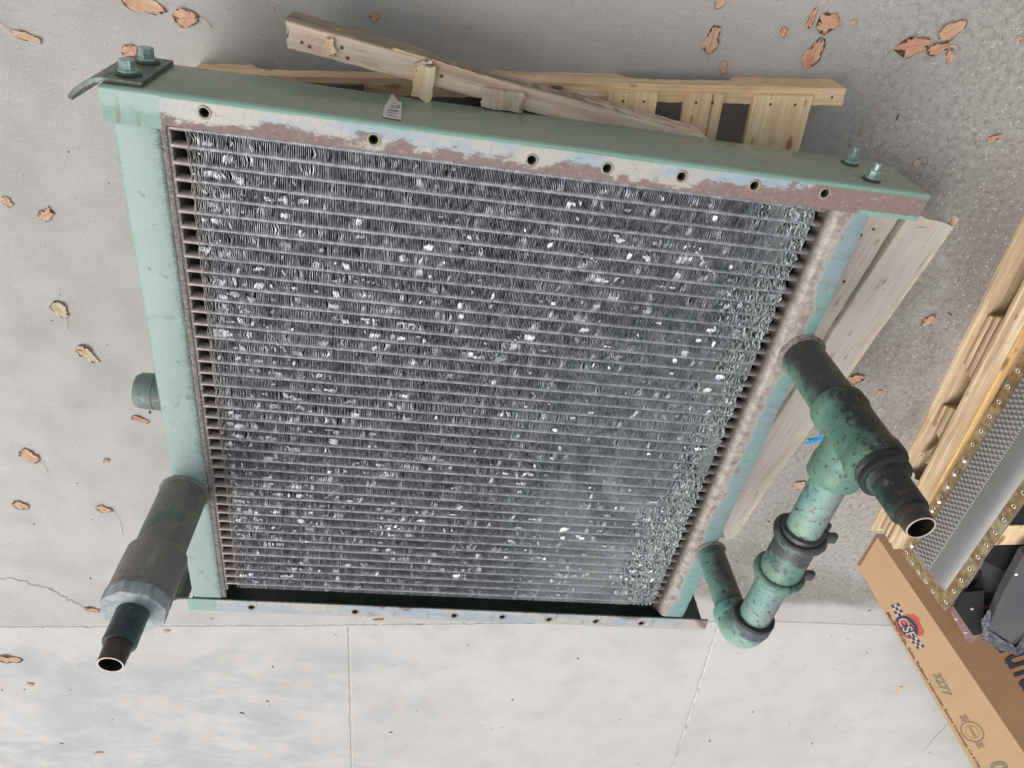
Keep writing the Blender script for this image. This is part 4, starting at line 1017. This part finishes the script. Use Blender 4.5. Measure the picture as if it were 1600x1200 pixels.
for k in (7.3, 6.2, 5.25, 4.15, 3.15, 2.2, .25):
    p = MC @ Vector((.022+.0565*k+.035, -.014, .0)); t = (ea*random.uniform(.5, .8)+e1*random.uniform(.4, .6)+en*.75).normalized()
    ln = .042 if k > 3.5 or k < 1 else .012
    b = lathe([(.0056, .001), (.0056, ln), (.0044, ln+.002)], p, tuple(t), 12)
    auto_smooth(part('bolt', b, SB, co_), 40)

# ------------------------------------------------------------------ black panels and wrapped parts behind the cooler
BLK = mat_simple('black_plastic', (.095, .10, .105), .45, 0, .2, 8); BLK2 = mat_simple('matt_black_sheet', (.055, .058, .06), .7, 0, .2, 8)
m = Mt('clear_stretch_wrap', .18, 0, .8); n1 = m.noise(22, 6, .65, 1.2); m.col(m.mix(m.step(n1, .45, .7), (.17, .17, .18), (.38, .40, .42))); m.bump(n1, .8, .008); WRAP = m.m
m = Mt('grey_wrapped_face', .3, 0, .6); n1 = m.noise(4, 3); m.col(m.mix(m.step(n1, .3, .7), (.235, .232, .24), (.27, .265, .27))); m.bump(m.noise(30, 4, .6, .8), .25, .004); GWR = m.m
def slabpoly(pts, th):       # closed polygon (world points, roughly planar) with thickness downwards
    bm = bmesh.new(); n_ = len(pts); hi = [bm.verts.new(p) for p in pts]; lo = [bm.verts.new(Vector(p)-Vector((0, 0, th))) for p in pts]
    bm.faces.new(hi); bm.faces.new(lo[::-1])
    for i in range(n_): bm.faces.new((hi[i], hi[(i+1) % n_], lo[(i+1) % n_], lo[i]))
    return bm
bpn = empty('black_sheet', (2.8667, -1.4538, 0.1000), 'flat matt black sheet beside the long edge of the aluminium cooler', 'panel')
o = part('sheet_face', slabpoly([(2.6801, -1.3735, 0.1000), (2.8667, -1.4538, 0.1000), (2.8188, -1.2314, 0.1000), (2.9507, -0.8073, 0.1000), (2.5819, -0.5861, 0.1000)], .02), BLK2, bpn)
gp = empty('grey_duct_panel', (2.7588, -1.4903, 0.0800), 'shiny grey sheet metal panel with a dark round opening under the cooler corner', 'panel')
part('panel', slabpoly([(2.6388, -1.4232, 0.0820), (2.6958, -1.3758, 0.0820), (2.9051, -1.4733, 0.0820), (2.9080, -1.5768, 0.0820), (2.7326, -1.5891, 0.0820), (2.6413, -1.5723, 0.0820)], .03), GWR, gp)
b = bmesh.new(); c = Vector((2.7407, -1.5054, 0.0840)); vs_ = [b.verts.new(c+(e1*.048*math.cos(a)+e2*.026*math.sin(a))) for a in [i*.2618 for i in range(24)]]; b.faces.new(vs_)
for v_ in vs_: v_.co.z += .0004
r_ = bmesh.ops.extrude_face_region(b, geom=b.faces[:]); bmesh.ops.translate(b, verts=[v for v in r_['geom'] if isinstance(v, bmesh.types.BMVert)], vec=(0, 0, .001))
part('round_opening', b, BLK2, gp)
bk = empty('black_bracket', (2.7844, -1.6497, 0.1200), 'small black pentagonal cover plate with one screw and a reddish rim beside the cardboard box', 'bracket')
part('plate', slabpoly([(2.7014, -1.6257, 0.1300), (2.6882, -1.5261, 0.1300), (2.7611, -1.5134, 0.1300), (2.9107, -1.7764, 0.1300), (2.8690, -1.7832, 0.1300)], .012), BLK2, bk)
RD = mat_simple('reddish_metal_rim', (.50, .40, .38), .35, .4, .2, 60)
part('rim', slabpoly([(2.7165, -1.6690, 0.1180), (2.7152, -1.6371, 0.1180), (2.8914, -1.8036, 0.1180), (2.9226, -1.7931, 0.1180), (2.9094, -1.8546, 0.1180), (2.8853, -1.8429, 0.1180)], .01), RD, bk)
part('rim', slabpoly([(2.7177, -1.6251, 0.1120), (2.6909, -1.3832, 0.1120), (2.6665, -1.3638, 0.1120), (2.6819, -1.6001, 0.1120)], .02), RD, bk)
for p in ((2.7717, -1.6203, 0.1305), (2.7569, -1.7022, 0.1185), (2.8457, -1.7843, 0.1185)): auto_smooth(part('screw', lathe([(.0065, 0), (.006, .003), (.003, .0045)], p, n=12), SB, bk), 50)
wr = empty('wrapped_panel', (2.9111, -1.6065, 0.1600), 'large dark grey panel in clear stretch wrap leaning on the cardboard box', 'panel')
part('panel', slabpoly([(2.7416, -1.2619, 0.1700), (2.7864, -1.4673, 0.1700), (2.8607, -1.7174, 0.1700), (2.9287, -1.7892, 0.1700), (3.0592, -1.8294, 0.1700), (2.9816, -1.4723, 0.1700), (2.9057, -1.1303, 0.1700)], .03), GWR, wr)
bm = bmesh.new(); A_ = [Vector((2.8010, -1.6386, 0.1650)), Vector((2.8811, -1.7653, 0.1650)), Vector((2.9868, -1.8280, 0.1650)), Vector((3.0861, -1.8577, 0.1650)), Vector((3.1213, -1.8028, 0.1650)), Vector((3.1269, -1.6875, 0.1650))]
B_ = [Vector((2.7816, -1.5542, 0.1760)), Vector((2.8561, -1.6884, 0.1760)), Vector((2.9437, -1.7412, 0.1760)), Vector((3.0262, -1.7832, 0.1760)), Vector((3.0215, -1.6989, 0.1760)), Vector((2.9822, -1.5215, 0.1760))]
rows = []
for k in range(7):
    row = []
    for i in range(26):
        f_ = i/25*5; q = min(int(f_), 4); f_ -= q; a = A_[q]*(1-f_)+A_[q+1]*f_; b = B_[q]*(1-f_)+B_[q+1]*f_; row.append(bm.verts.new(a+(b-a)*k/6+Vector((random.gauss(0, .0012), random.gauss(0, .0012), random.gauss(0, .0018)+.003*math.sin(i*.9+k)))))
    rows.append(row)
for a, b in zip(rows[:-1], rows[1:]):
    for i in range(25): bm.faces.new((a[i], a[i+1], b[i+1], b[i]))
part('stretch_wrap', bm, WRAP, wr, True)
auto_smooth(part('screw', lathe([(.007, 0), (.006, .004), (.003, .006)], (2.7736, -1.3642, 0.1720), n=10), SB, wr), 50)

# ------------------------------------------------------------------ cardboard box
P1, P2, T1, T2 = Vector((2.3247, -1.5570, -0.0000)), Vector((2.3193, -1.3836, 0.0000)), Vector((7.7054, -7.5146, 0.7500)), Vector((7.1847, -6.0760, 0.6813))
bx = empty('cardboard_box', tuple(P1), 'tall brown cardboard box standing on end, with red and blue racing logo and 3277', 'box')
DV = Vector((1., .106, 0)).normalized()*.95
ALB = .86
CARD = mat_card('kraft_cardboard', (.745, .615, .465), (.775, .645, .495), (.72, .585, .44)); ALB = .8
CARD2 = mat_card('kraft_cardboard_shaded', (.60, .455, .325), (.575, .43, .305), (.56, .42, .30))  # same cardboard darkened, shade of the turned-away sides put in its colour
def bili(a, b, c, d_, nu, nv, bulge, nrm):
    bm = bmesh.new(); g = []
    for i in range(nu+1):
        row = []
        for j in range(nv+1):
            u_, v_ = i/nu, j/nv; p = (a*(1-u_)+b*u_)*(1-v_)+(d_*(1-u_)+c*u_)*v_
            row.append(bm.verts.new(p+nrm*bulge(u_, v_)))
        g.append(row)
    for i in range(nu):
        for j in range(nv): bm.faces.new((g[i][j], g[i+1][j], g[i+1][j+1], g[i][j+1]))
    return bm
nL = (P2-P1).cross(T1-P1).normalized(); nL = nL if nL.x < 0 else -nL
nD = DV.cross(T2-P2).normalized(); nD = nD if nD.y > 0 else -nD
eL = (T1-P1).normalized()
# light side panel; its left edge is a little crushed
bm = bili(P1, P2, T2, T1, 10, 40, lambda u_, v_: 0, nL)
bm.verts.ensure_lookup_table()
for v_ in bm.verts:
    t = (v_.co-P1).dot(eL); e = (v_.co-(P1+eL*t)).length
    if e < .006: v_.co += (P2-P1).normalized()*(.004*math.sin(t*31)+.010*math.exp(-((t-.36)/.03)**2))
auto_smooth(part('side_panel', bm, CARD, bx), 40)
auto_smooth(part('front_panel', bili(P2, P2+DV, T2+DV, T2, 8, 10, lambda u_, v_: .006*math.sin(3.1*u_)*math.sin(3.1*v_), nD), CARD2, bx), 60)
part('back_panel', bili(P1, P1+DV, T1+DV, T1, 2, 2, lambda u_, v_: 0, nD), CARD2, bx)
part('end_panel', bili(P1+DV, P2+DV, T2+DV, T1+DV, 2, 2, lambda u_, v_: 0, nD), CARD2, bx)
part('top_flap', bili(T1, T2, T2+DV, T1+DV, 2, 2, lambda u_, v_: 0, nD), CARD2, bx)
part('bottom_flap', bili(P1+Vector((0, 0, .002)), P2+Vector((0, 0, .002)), P2+DV+Vector((0, 0, .002)), P1+DV+Vector((0, 0, .002)), 1, 1, lambda u_, v_: 0, nD), CARD2, bx)
# printing
INKN = mat_simple('navy_ink', (.20, .22, .34), .7, 0, .15, 90, 0); INKR = mat_simple('red_ink', (.80, .34, .29), .7, 0, .15, 90, 0)
INKB = mat_simple('brown_ink', (.40, .31, .27), .7, 0, .1, 90, 0); INKG = mat_simple('grey_green_marker', (.53, .52, .42), .8, 0, .2, 90, 0); INKT = mat_simple('faded_stamp_ink', (.63, .50, .36), .8, 0, .1, 90, 0)
INKW = mat_simple('cream_print', (.80, .74, .66), .7, 0, .05, 90, 0); INKD = mat_simple('dark_navy_print', (.13, .12, .18), .7, 0, .1, 90, 0)
def text_bm(s_, size, bold=.0, spacing=1., shear=0.):
    cu = bpy.data.curves.new('t', 'FONT'); cu.body = s_; cu.size = size; cu.offset = bold; cu.space_character = spacing; cu.shear = shear; cu.resolution_u = 3
    ob = bpy.data.objects.new('t', cu); COL.objects.link(ob); dg = bpy.context.evaluated_depsgraph_get()
    me = bpy.data.meshes.new_from_object(ob.evaluated_get(dg)); bpy.data.objects.remove(ob)
    bm = bmesh.new(); bm.from_mesh(me); bpy.data.meshes.remove(me); return bm
def place2d(bm, o3, er, eu, nrm, lift, fit=None, sy=1.):
    """2D drawing -> plane; fit = wanted length along er"""
    if fit:
        xs = [v.co.x for v in bm.verts]; k = fit/(max(xs)-min(xs)); bmesh.ops.scale(bm, verts=bm.verts, vec=(k, k*sy, 1))
    bmesh.ops.scale(bm, verts=bm.verts, vec=(1, SQ, 1))
    mt_ = Matrix(((er.x, eu.x, nrm.x, o3.x), (er.y, eu.y, nrm.y, o3.y), (er.z, eu.z, nrm.z, o3.z), (0, 0, 0, 1)))
    for v_ in bm.verts: v_.co.z = lift
    bm.transform(mt_); return bm
SQ = .46
def face_frame(a, b, nrm):
    er = (Vector(b)-Vector(a)); ln = er.length; er.normalize(); eu = nrm.cross(er).normalized(); return Vector(a), er, eu, ln
def cname(nm, bm, mat): return part(nm, bm, mat, bx)
a, er, eu, ln = face_frame((2.5469, -1.7952, 0.0310), (3.4949, -2.8236, 0.1632), nL)
cname('small_print', place2d(text_bm('Made in India, Sales, Radiator, Intercooler, Rancho Cucamonga, CA 91730 USA', .01, .00012), a, er, eu, nL, .0016, ln*1.03, .80), INKB)
a, er, eu, ln = face_frame((2.9079, -2.1333, 0.0816), (3.0333, -2.2743, 0.0991), nL)
cname('hand_written_number', place2d(text_bm('3277', .01, .0004), a, er, eu, nL, .0016, ln, 1.0), INKG)
a, er, eu, ln = face_frame((3.4832, -2.7316, 0.1620), (3.5554, -2.8168, 0.1720), nL)
cname('hand_written_number', place2d(text_bm('0', .01, .0004), a, er, eu, nL, .0016, ln, 1.0), INKG)
# racing logo: disc with letters, gear behind, chequered flags either side
a, er, eu, ln = face_frame((2.5657, -1.7734, 0.0338), (2.7715, -1.9974, 0.0625), nL)
LW = ln; Cc = Vector((2.6637, -1.8605, 0.0476))
def disc(r0, r1, n_=40, a0=0., a1=2*math.pi, teeth=None):
    bm = bmesh.new(); pr = None
    for i in range(n_+1):
        t = a0+(a1-a0)*i/n_; R1 = r1*(1+(.16 if teeth and (int((t+.1)/(math.pi/5)) % 2) else 0)); cur = (bm.verts.new((r0*math.cos(t), r0*math.sin(t), 0)), bm.verts.new((R1*math.cos(t), R1*math.sin(t), 0)))
        if pr: bm.faces.new((pr[0], pr[1], cur[1], cur[0]))
        pr = cur
    return bm
rd = LW*.27
cname('gear_mark', place2d(disc(rd*.25, rd*1.05, 120, .35, 2.9, True), Cc+eu*rd*.16, er, eu, nL, .0010), INKR)
cname('logo_disc', place2d(disc(0.0001, rd, 48), Cc, er, eu, nL, .0013), INKN)
cname('logo_ring', place2d(disc(rd*.78, rd*.93, 40, 3.3, 6.0), Cc, er, eu, nL, .0019), INKR)
cname('logo_centre', place2d(disc(.0001, rd*.66, 40), Cc, er, eu, nL, .0016), INKR)
t_ = text_bm('CSF', .01, .0009); bmesh.ops.translate(t_, verts=t_.verts, vec=(0, -.0036, 0)); 
cname('logo_outline', place2d(t_, Cc-er*rd*.95, er, eu, nL, .0021, rd*1.9, 1.25), INKN)
t_ = text_bm('CSF', .01, .0001); bmesh.ops.translate(t_, verts=t_.verts, vec=(0, -.0036, 0))
cname('logo_letters', place2d(t_, Cc-er*rd*.85, er, eu, nL, .0025, rd*1.7, 1.25), INKW)
for sgn, nm in ((-1, 'l'), (1, 'r')):
    for mt_, par in ((INKW, 0), (INKN, 1)):
        bm = bmesh.new(); q = LW*.068
        for i in range(4):
            for j in range(3):
                if (i+j) % 2 != par: continue
                x0 = sgn*(rd*.98+q*i*1.0) ; sk = .30*sgn*q*(i+1)*-1
                y0 = (j-1.5)*q*1.05 - sgn*0 + (q*.25*i); x1 = x0+sgn*q; y1 = y0+q*1.05
                if sgn < 0: y0 -= q*.5*i*.2; y1 -= q*.5*i*.2
                v4 = [bm.verts.new((x_, y_, 0)) for x_, y_ in ((x0, y0), (x1, y0+.02*q), (x1, y1+.02*q), (x0, y1))]; bm.faces.new(v4)
        cname('chequered_flag', place2d(bm, Cc, er, eu, nL, .0012), mt_)
# faded round certificate stamp
a, er, eu, ln = face_frame((3.1713, -2.3883, 0.1185), (3.3995, -2.6349, 0.1503), nL); Cs = Vector((3.2802, -2.5039, 0.1337)); rs = ln*.30
cname('round_stamp', place2d(disc(rs*.84, rs*1.0, 40), Cs, er, eu, nL, .0012), INKT)
cname('round_stamp', place2d(disc(rs*.55, rs*.60, 40), Cs, er, eu, nL, .0012), INKT)
t_ = text_bm('TESTED', .01, .0002); bmesh.ops.translate(t_, verts=t_.verts, vec=(0, -.003, 0)); cname('stamp_banner', place2d(t_, Cs-er*rs*.5, er, eu, nL, .0014, rs*1.0, 1.1), INKT)
for sg in (-1, 1):
    bm = bmesh.new(); v4 = [bm.verts.new((sg*x_*rs, y_*rs, 0)) for x_, y_ in ((1.02, -.35), (1.60, -.30), (1.45, .0), (1.60, .30), (1.02, .35), (1.06, 0))]; bm.faces.new(v4)
    if sg < 0: bmesh.ops.reverse_faces(bm, faces=bm.faces)
    cname('stamp_ribbon', place2d(bm, Cs, er, eu, nL, .0012), INKT)
# big word on the shaded side
SQ = 1.
a, er, eu, ln = face_frame((3.1237, -1.9615, 0.0868), (3.2920, -2.1384, 0.1122), nD)
t_ = text_bm('Manufacturer', .01, .00008, 1.12, .25)
Q0, Q1 = Vector((3.1247, -1.9576, 0.0863)), Vector((3.2158, -2.0459, 0.0991))
er = (T2-P2).normalized(); eu = nD.cross(er).normalized()
if eu.x < 0: eu = -eu
tl_ = (Q1-Q0).dot(er)          # length of one letter advance
cname('printed_word', place2d(t_, Q0-er*tl_*3.35, er, eu, nD, .0075, tl_*11.4, 1.0), INKD)

# ------------------------------------------------------------------ dry leaves and litter
ALB = 1.5
LEAF = [mat_leaf('dry_leaf_tan', (.90, .715, .62), (.84, .65, .55)), mat_leaf('dry_leaf_brown', (.86, .655, .56), (.77, .56, .47)), mat_leaf('dry_leaf_pale', (.88, .79, .72), (.80, .70, .62)), mat_leaf('dry_leaf_red', (.87, .69, .585), (.80, .60, .50))]
def leaf(px, ln, wd, ang, mt_, label, curl=.25, ragged=.25, stem=0., name='dry_leaf', seed=0, stem_ang=0.):
    rr_ = random.Random(seed*13+5); c = Vector(px); a = R(ang); n_ = 18; bm = bmesh.new(); K = 4
    cen = bm.verts.new((0, 0, .0035)); rings = []
    for k in range(1, K+1):
        ring = []
        for i in range(n_):
            t = 2*math.pi*i/n_; f_ = k/K
            lobe = 1-ragged*.5*(.5+.5*math.cos(5*t+seed))*(k == K) - (rr_.random()*ragged*(k == K))
            pt = 1-.30*abs(math.sin(t))**2*(math.cos(t) > .0)
            x = ln/2*math.cos(t)*f_*lobe; y = wd/2*math.sin(t)*f_*lobe*pt
            z = .0028+curl*(abs(y)**1.5)*1.8*(1+.6*math.sin(seed))+.03*x*math.sin(seed*2)+rr_.gauss(0, .0010)*f_+.0018*math.sin(3*t+seed)*f_
            ring.append(bm.verts.new((x, y, max(z, .0015)+.0008*rr_.random())))
        rings.append(ring)
    for i in range(n_): bm.faces.new((cen, rings[0][i], rings[0][(i+1) % n_]))
    for a_, b_ in zip(rings[:-1], rings[1:]):
        for i in range(n_): bm.faces.new((a_[i], b_[i], b_[(i+1) % n_], a_[(i+1) % n_]))
    g = bmesh.ops.solidify(bm, geom=bm.faces[:], thickness=.0003)
    if stem > 0:
        sa = R(stem_ang); d_ = Vector((math.cos(sa), math.sin(sa), 0)); p_ = Vector((-ln/2*.8 if abs(stem_ang) > 90 else ln/2*.8, 0, .004))
        sweep([p_, p_+d_*stem*.35+Vector((0, 0, .003)), p_+d_*stem*.7+Vector((d_.y, -d_.x, 0))*stem*.08, p_+d_*stem+Vector((d_.y, -d_.x, 0))*stem*.18-Vector((0, 0, .002))], .0009, 5, bm)
    me_ = from_bm(name, bm, LEAF[mt_]); me_.polygons.foreach_set('use_smooth', [True]*len(me_.polygons))
    o = link(name, me_, None, (c.x, c.y, 0), Euler((0, 0, a)))
    return tag(o, label, 'leaf', 'dry leaves scattered on the concrete')
E_ = [
 ((-0.2995, -0.0391, 0.0000), 50, 15, -10, 0, 'narrow tan leaf sliver near the upper left corner of the concrete'),
 ((-0.0545, 0.0596, 0.0000), 78, 34, -12, 0, 'large tan leaf cut off by the top edge, above the bolted radiator end'),
 ((0.0322, 0.0436, 0.0000), 46, 32, 10, 1, 'curled brown leaf with a straight stem, left of the diagonal stringer end'),
 ((-0.0935, -0.0399, 0.0000), 32, 24, 30, 1, 'crumpled brown leaf just behind the bolts of the left mounting plate'),
 ((-0.4306, -0.4264, 0.0000), 22, 16, -60, 0, 'small tan leaf at the far left edge beside the top half of the radiator'),
 ((-0.3476, -0.4490, 0.0000), 32, 22, 40, 0, 'tan leaf with a pointed corner left of the upper radiator tank'),
 ((-0.3698, -0.7209, 0.0000), 38, 26, -70, 2, 'pale folded leaf with a dark outline halfway down the left side'),
 ((-0.3275, -0.8587, 0.0000), 44, 24, -55, 2, 'pale twisted leaf with an orange stalk above the round plug'),
 ((-0.2197, -1.0852, -0.0000), 34, 13, -20, 1, 'thin brown curled leaf just below the round plug of the left tank'),
 ((-0.5664, -1.2646, 0.0000), 38, 26, -40, 0, 'broad tan leaf at the lower left, above the small tan fragment'),
 ((-0.3445, -1.2622, 0.0000), 12, 9, 20, 0, 'tiny tan fragment between the broad tan leaf and the left outlet pipe'),
 ((-0.6423, -1.4856, 0.0000), 30, 22, -15, 0, 'tan leaf near the left edge level with the base of the left pipe'),
 ((-0.3890, -1.4815, 0.0000), 30, 17, -10, 0, 'tan leaf with a long curved stem left of the sooty outlet pipe'),
 ((-0.5198, -2.0203, 0.0000), 26, 14, -15, 0, 'small tan leaf at the end of the crack left of the coupling'),
 ((-0.8793, -2.3524, 0.0000), 44, 22, -8, 0, 'tan leaf at the left edge just beyond the concrete joint'),
 ((-0.6786, -3.0696, 0.0000), 16, 8, 20, 2, 'tiny pale leaf near the bottom edge below the left pipe end'),
 ((-0.8434, -2.5234, 0.0000), 14, 8, 0, 0, 'tiny tan leaf crumb below the leaf at the joint'),
 ((1.1740, 0.1595, 0.0000), 52, 28, 88, 3, 'teardrop shaped reddish leaf above the pallet deck boards'),
 ((1.1694, 0.2367, 0.0000), 32, 17, 60, 3, 'reddish leaf cut by the top edge above the teardrop leaf'),
 ((1.2195, 0.1057, 0.0000), 22, 13, -70, 3, 'small faint leaf between the teardrop leaf and the pallet stringer'),
 ((1.3319, 0.1974, 0.0000), 20, 12, -60, 3, 'small reddish flake left of the long curled leaf'),
 ((1.3849, 0.2338, 0.0000), 36, 13, 85, 3, 'narrow upright leaf beside the crumpled top of the long curled leaf'),
 ((1.4256, 0.2291, 0.0000), 44, 36, 20, 1, 'crumpled brown leaf top right, joined above the long curled leaf'),
 ((1.4195, 0.1664, 0.0000), 56, 32, 75, 3, 'long curled reddish leaf rolled like a shell above the right pallet end'),
 ((1.4845, 0.2400, -0.0000), 14, 7, 0, 0, 'tiny orange flake right of the crumpled brown leaf'),
 ((1.6449, 0.2113, 0.0000), 62, 34, 18, 3, 'large ragged leaf at the upper right, left piece of a broken pair'),
 ((1.7191, 0.2569, 0.0000), 54, 30, 35, 3, 'large ragged leaf at the upper right, upper piece of a broken pair'),
 ((1.7052, 0.2141, 0.0000), 40, 22, 25, 1, 'crumpled leaf fragment lying between the two ragged leaves'),
 ((1.7427, 0.2027, 0.0000), 28, 14, -75, 3, 'small pointed leaf hanging below the two ragged leaves'),
 ((1.9559, 0.0416, 0.0000), 28, 12, 30, 3, 'small folded leaf alone near the right edge above the crate pallet'),
 ((1.7868, -0.0421, 0.0000), 18, 9, 55, 0, 'small tan sliver beyond the right end of the green channel'),
 ((2.0530, -0.4810, -0.0000), 28, 18, 60, 3, 'small red leaf on the dark concrete between beam and crate pallet'),
 ((1.9285, -0.7061, 0.0000), 30, 22, 10, 3, 'reddish leaf touching the beam beside the upper right pipe'),
 ((2.0267, -0.7481, 0.0000), 12, 9, 0, 3, 'tiny red crumb right of the leaf touching the beam'),
 ((1.9253, -1.1621, 0.0000), 26, 20, 30, 0, 'tan leaf on the concrete left of the horizontal branch pipe'),
 ((1.8883, 0.2615, 0.0000), 14, 8, 0, 3, 'tiny reddish flake at the upper right edge of the concrete'),
 ((0.4255, 0.1027, 0.0000), 16, 13, 10, 3, 'small round reddish leaf above the diagonal stringer'),
 ((-0.2738, -2.1340, 0.0000), 12, 7, 0, 0, 'tiny tan crumb by the joint right of the bushing'),
]
def pxm(p):      # metres per photo pixel at that ground point
    v_ = Vector(p)-Vector((0.5738, 0.4021, 1.7314)); return abs(v_.x*M[2][0]+v_.y*M[2][1]+v_.z*M[2][2])/1119.8
for i, (p, l_, w__, an, mt_, lab) in enumerate(E_):
    k = pxm(p); st_ = 0; sa = 0
    if l_ > 35 and i % 3 == 0: st_, sa = (9+l_*.35)*k, (-25 if i % 4 else 160)
    if i == 2: st_, sa = 22*k, -35
    if i == 12: st_, sa = 55*k, -65
    leaf(p, l_*k*1.1, w__*k*1.25, an, mt_, lab, curl=.45 if w__*k > .03 else .3, ragged=.45 if l_ > 24 else .3, stem=st_, seed=i+1, stem_ang=sa)
ALB = 1.
CH = mat_simple('fresh_chip', (.84, .66, .42), .7, 0, .1, 90)
o = lumber('wood_chip', Vector((0.4999, -2.0164, 0.0000))+Vector((0, 0, .006)), Vector((0.5389, -2.0119, 0.0000))+Vector((0, 0, .006)), .008, .006, CH, None, .0004, None, 3)
tag(o, 'short orange wood chip on the joint just below the lower flange', 'wood chip')
o = lumber('wood_chip', Vector((2.9177, -2.4107, 0.0000))+Vector((0, 0, .006)), Vector((2.9195, -2.3627, 0.0000))+Vector((0, 0, .006)), .008, .006, CH, None, .0004, None, 3)
tag(o, 'tiny pale wood chip alone on the slab left of the cardboard box', 'wood chip')
# grit: dark and pale crumbs and twig bits nobody could count
bm = bmesh.new()
for _ in range(300):
    x, y = random.uniform(-1.1, 3.6), random.uniform(-3.2, .7); r = random.choice((.0012, .0018, .0025, .0035))*random.uniform(.7, 1.2)
    a = random.uniform(0, 3.14); l_ = r*random.choice((1, 1.4, 1, 3.5)); dv = Vector((math.cos(a), math.sin(a), 0))
    b = bmesh.new(); bmesh.ops.create_icosphere(b, subdivisions=1, radius=1)
    b.transform(Matrix.Translation((x, y, r*.4)) @ Matrix.Rotation(a, 4, 'Z') @ Matrix.Diagonal((l_, r, r*.6, 1)))
    me_ = bpy.data.meshes.new('t'); b.to_mesh(me_); b.free(); bm.from_mesh(me_); bpy.data.meshes.remove(me_)
tag(part('ground_litter', bm, mat_simple('litter_brown', (.33, .29, .25), .9, 0, .5, 300)), 'dark crumbs and bits of grit scattered over the concrete', 'litter', kind='stuff')
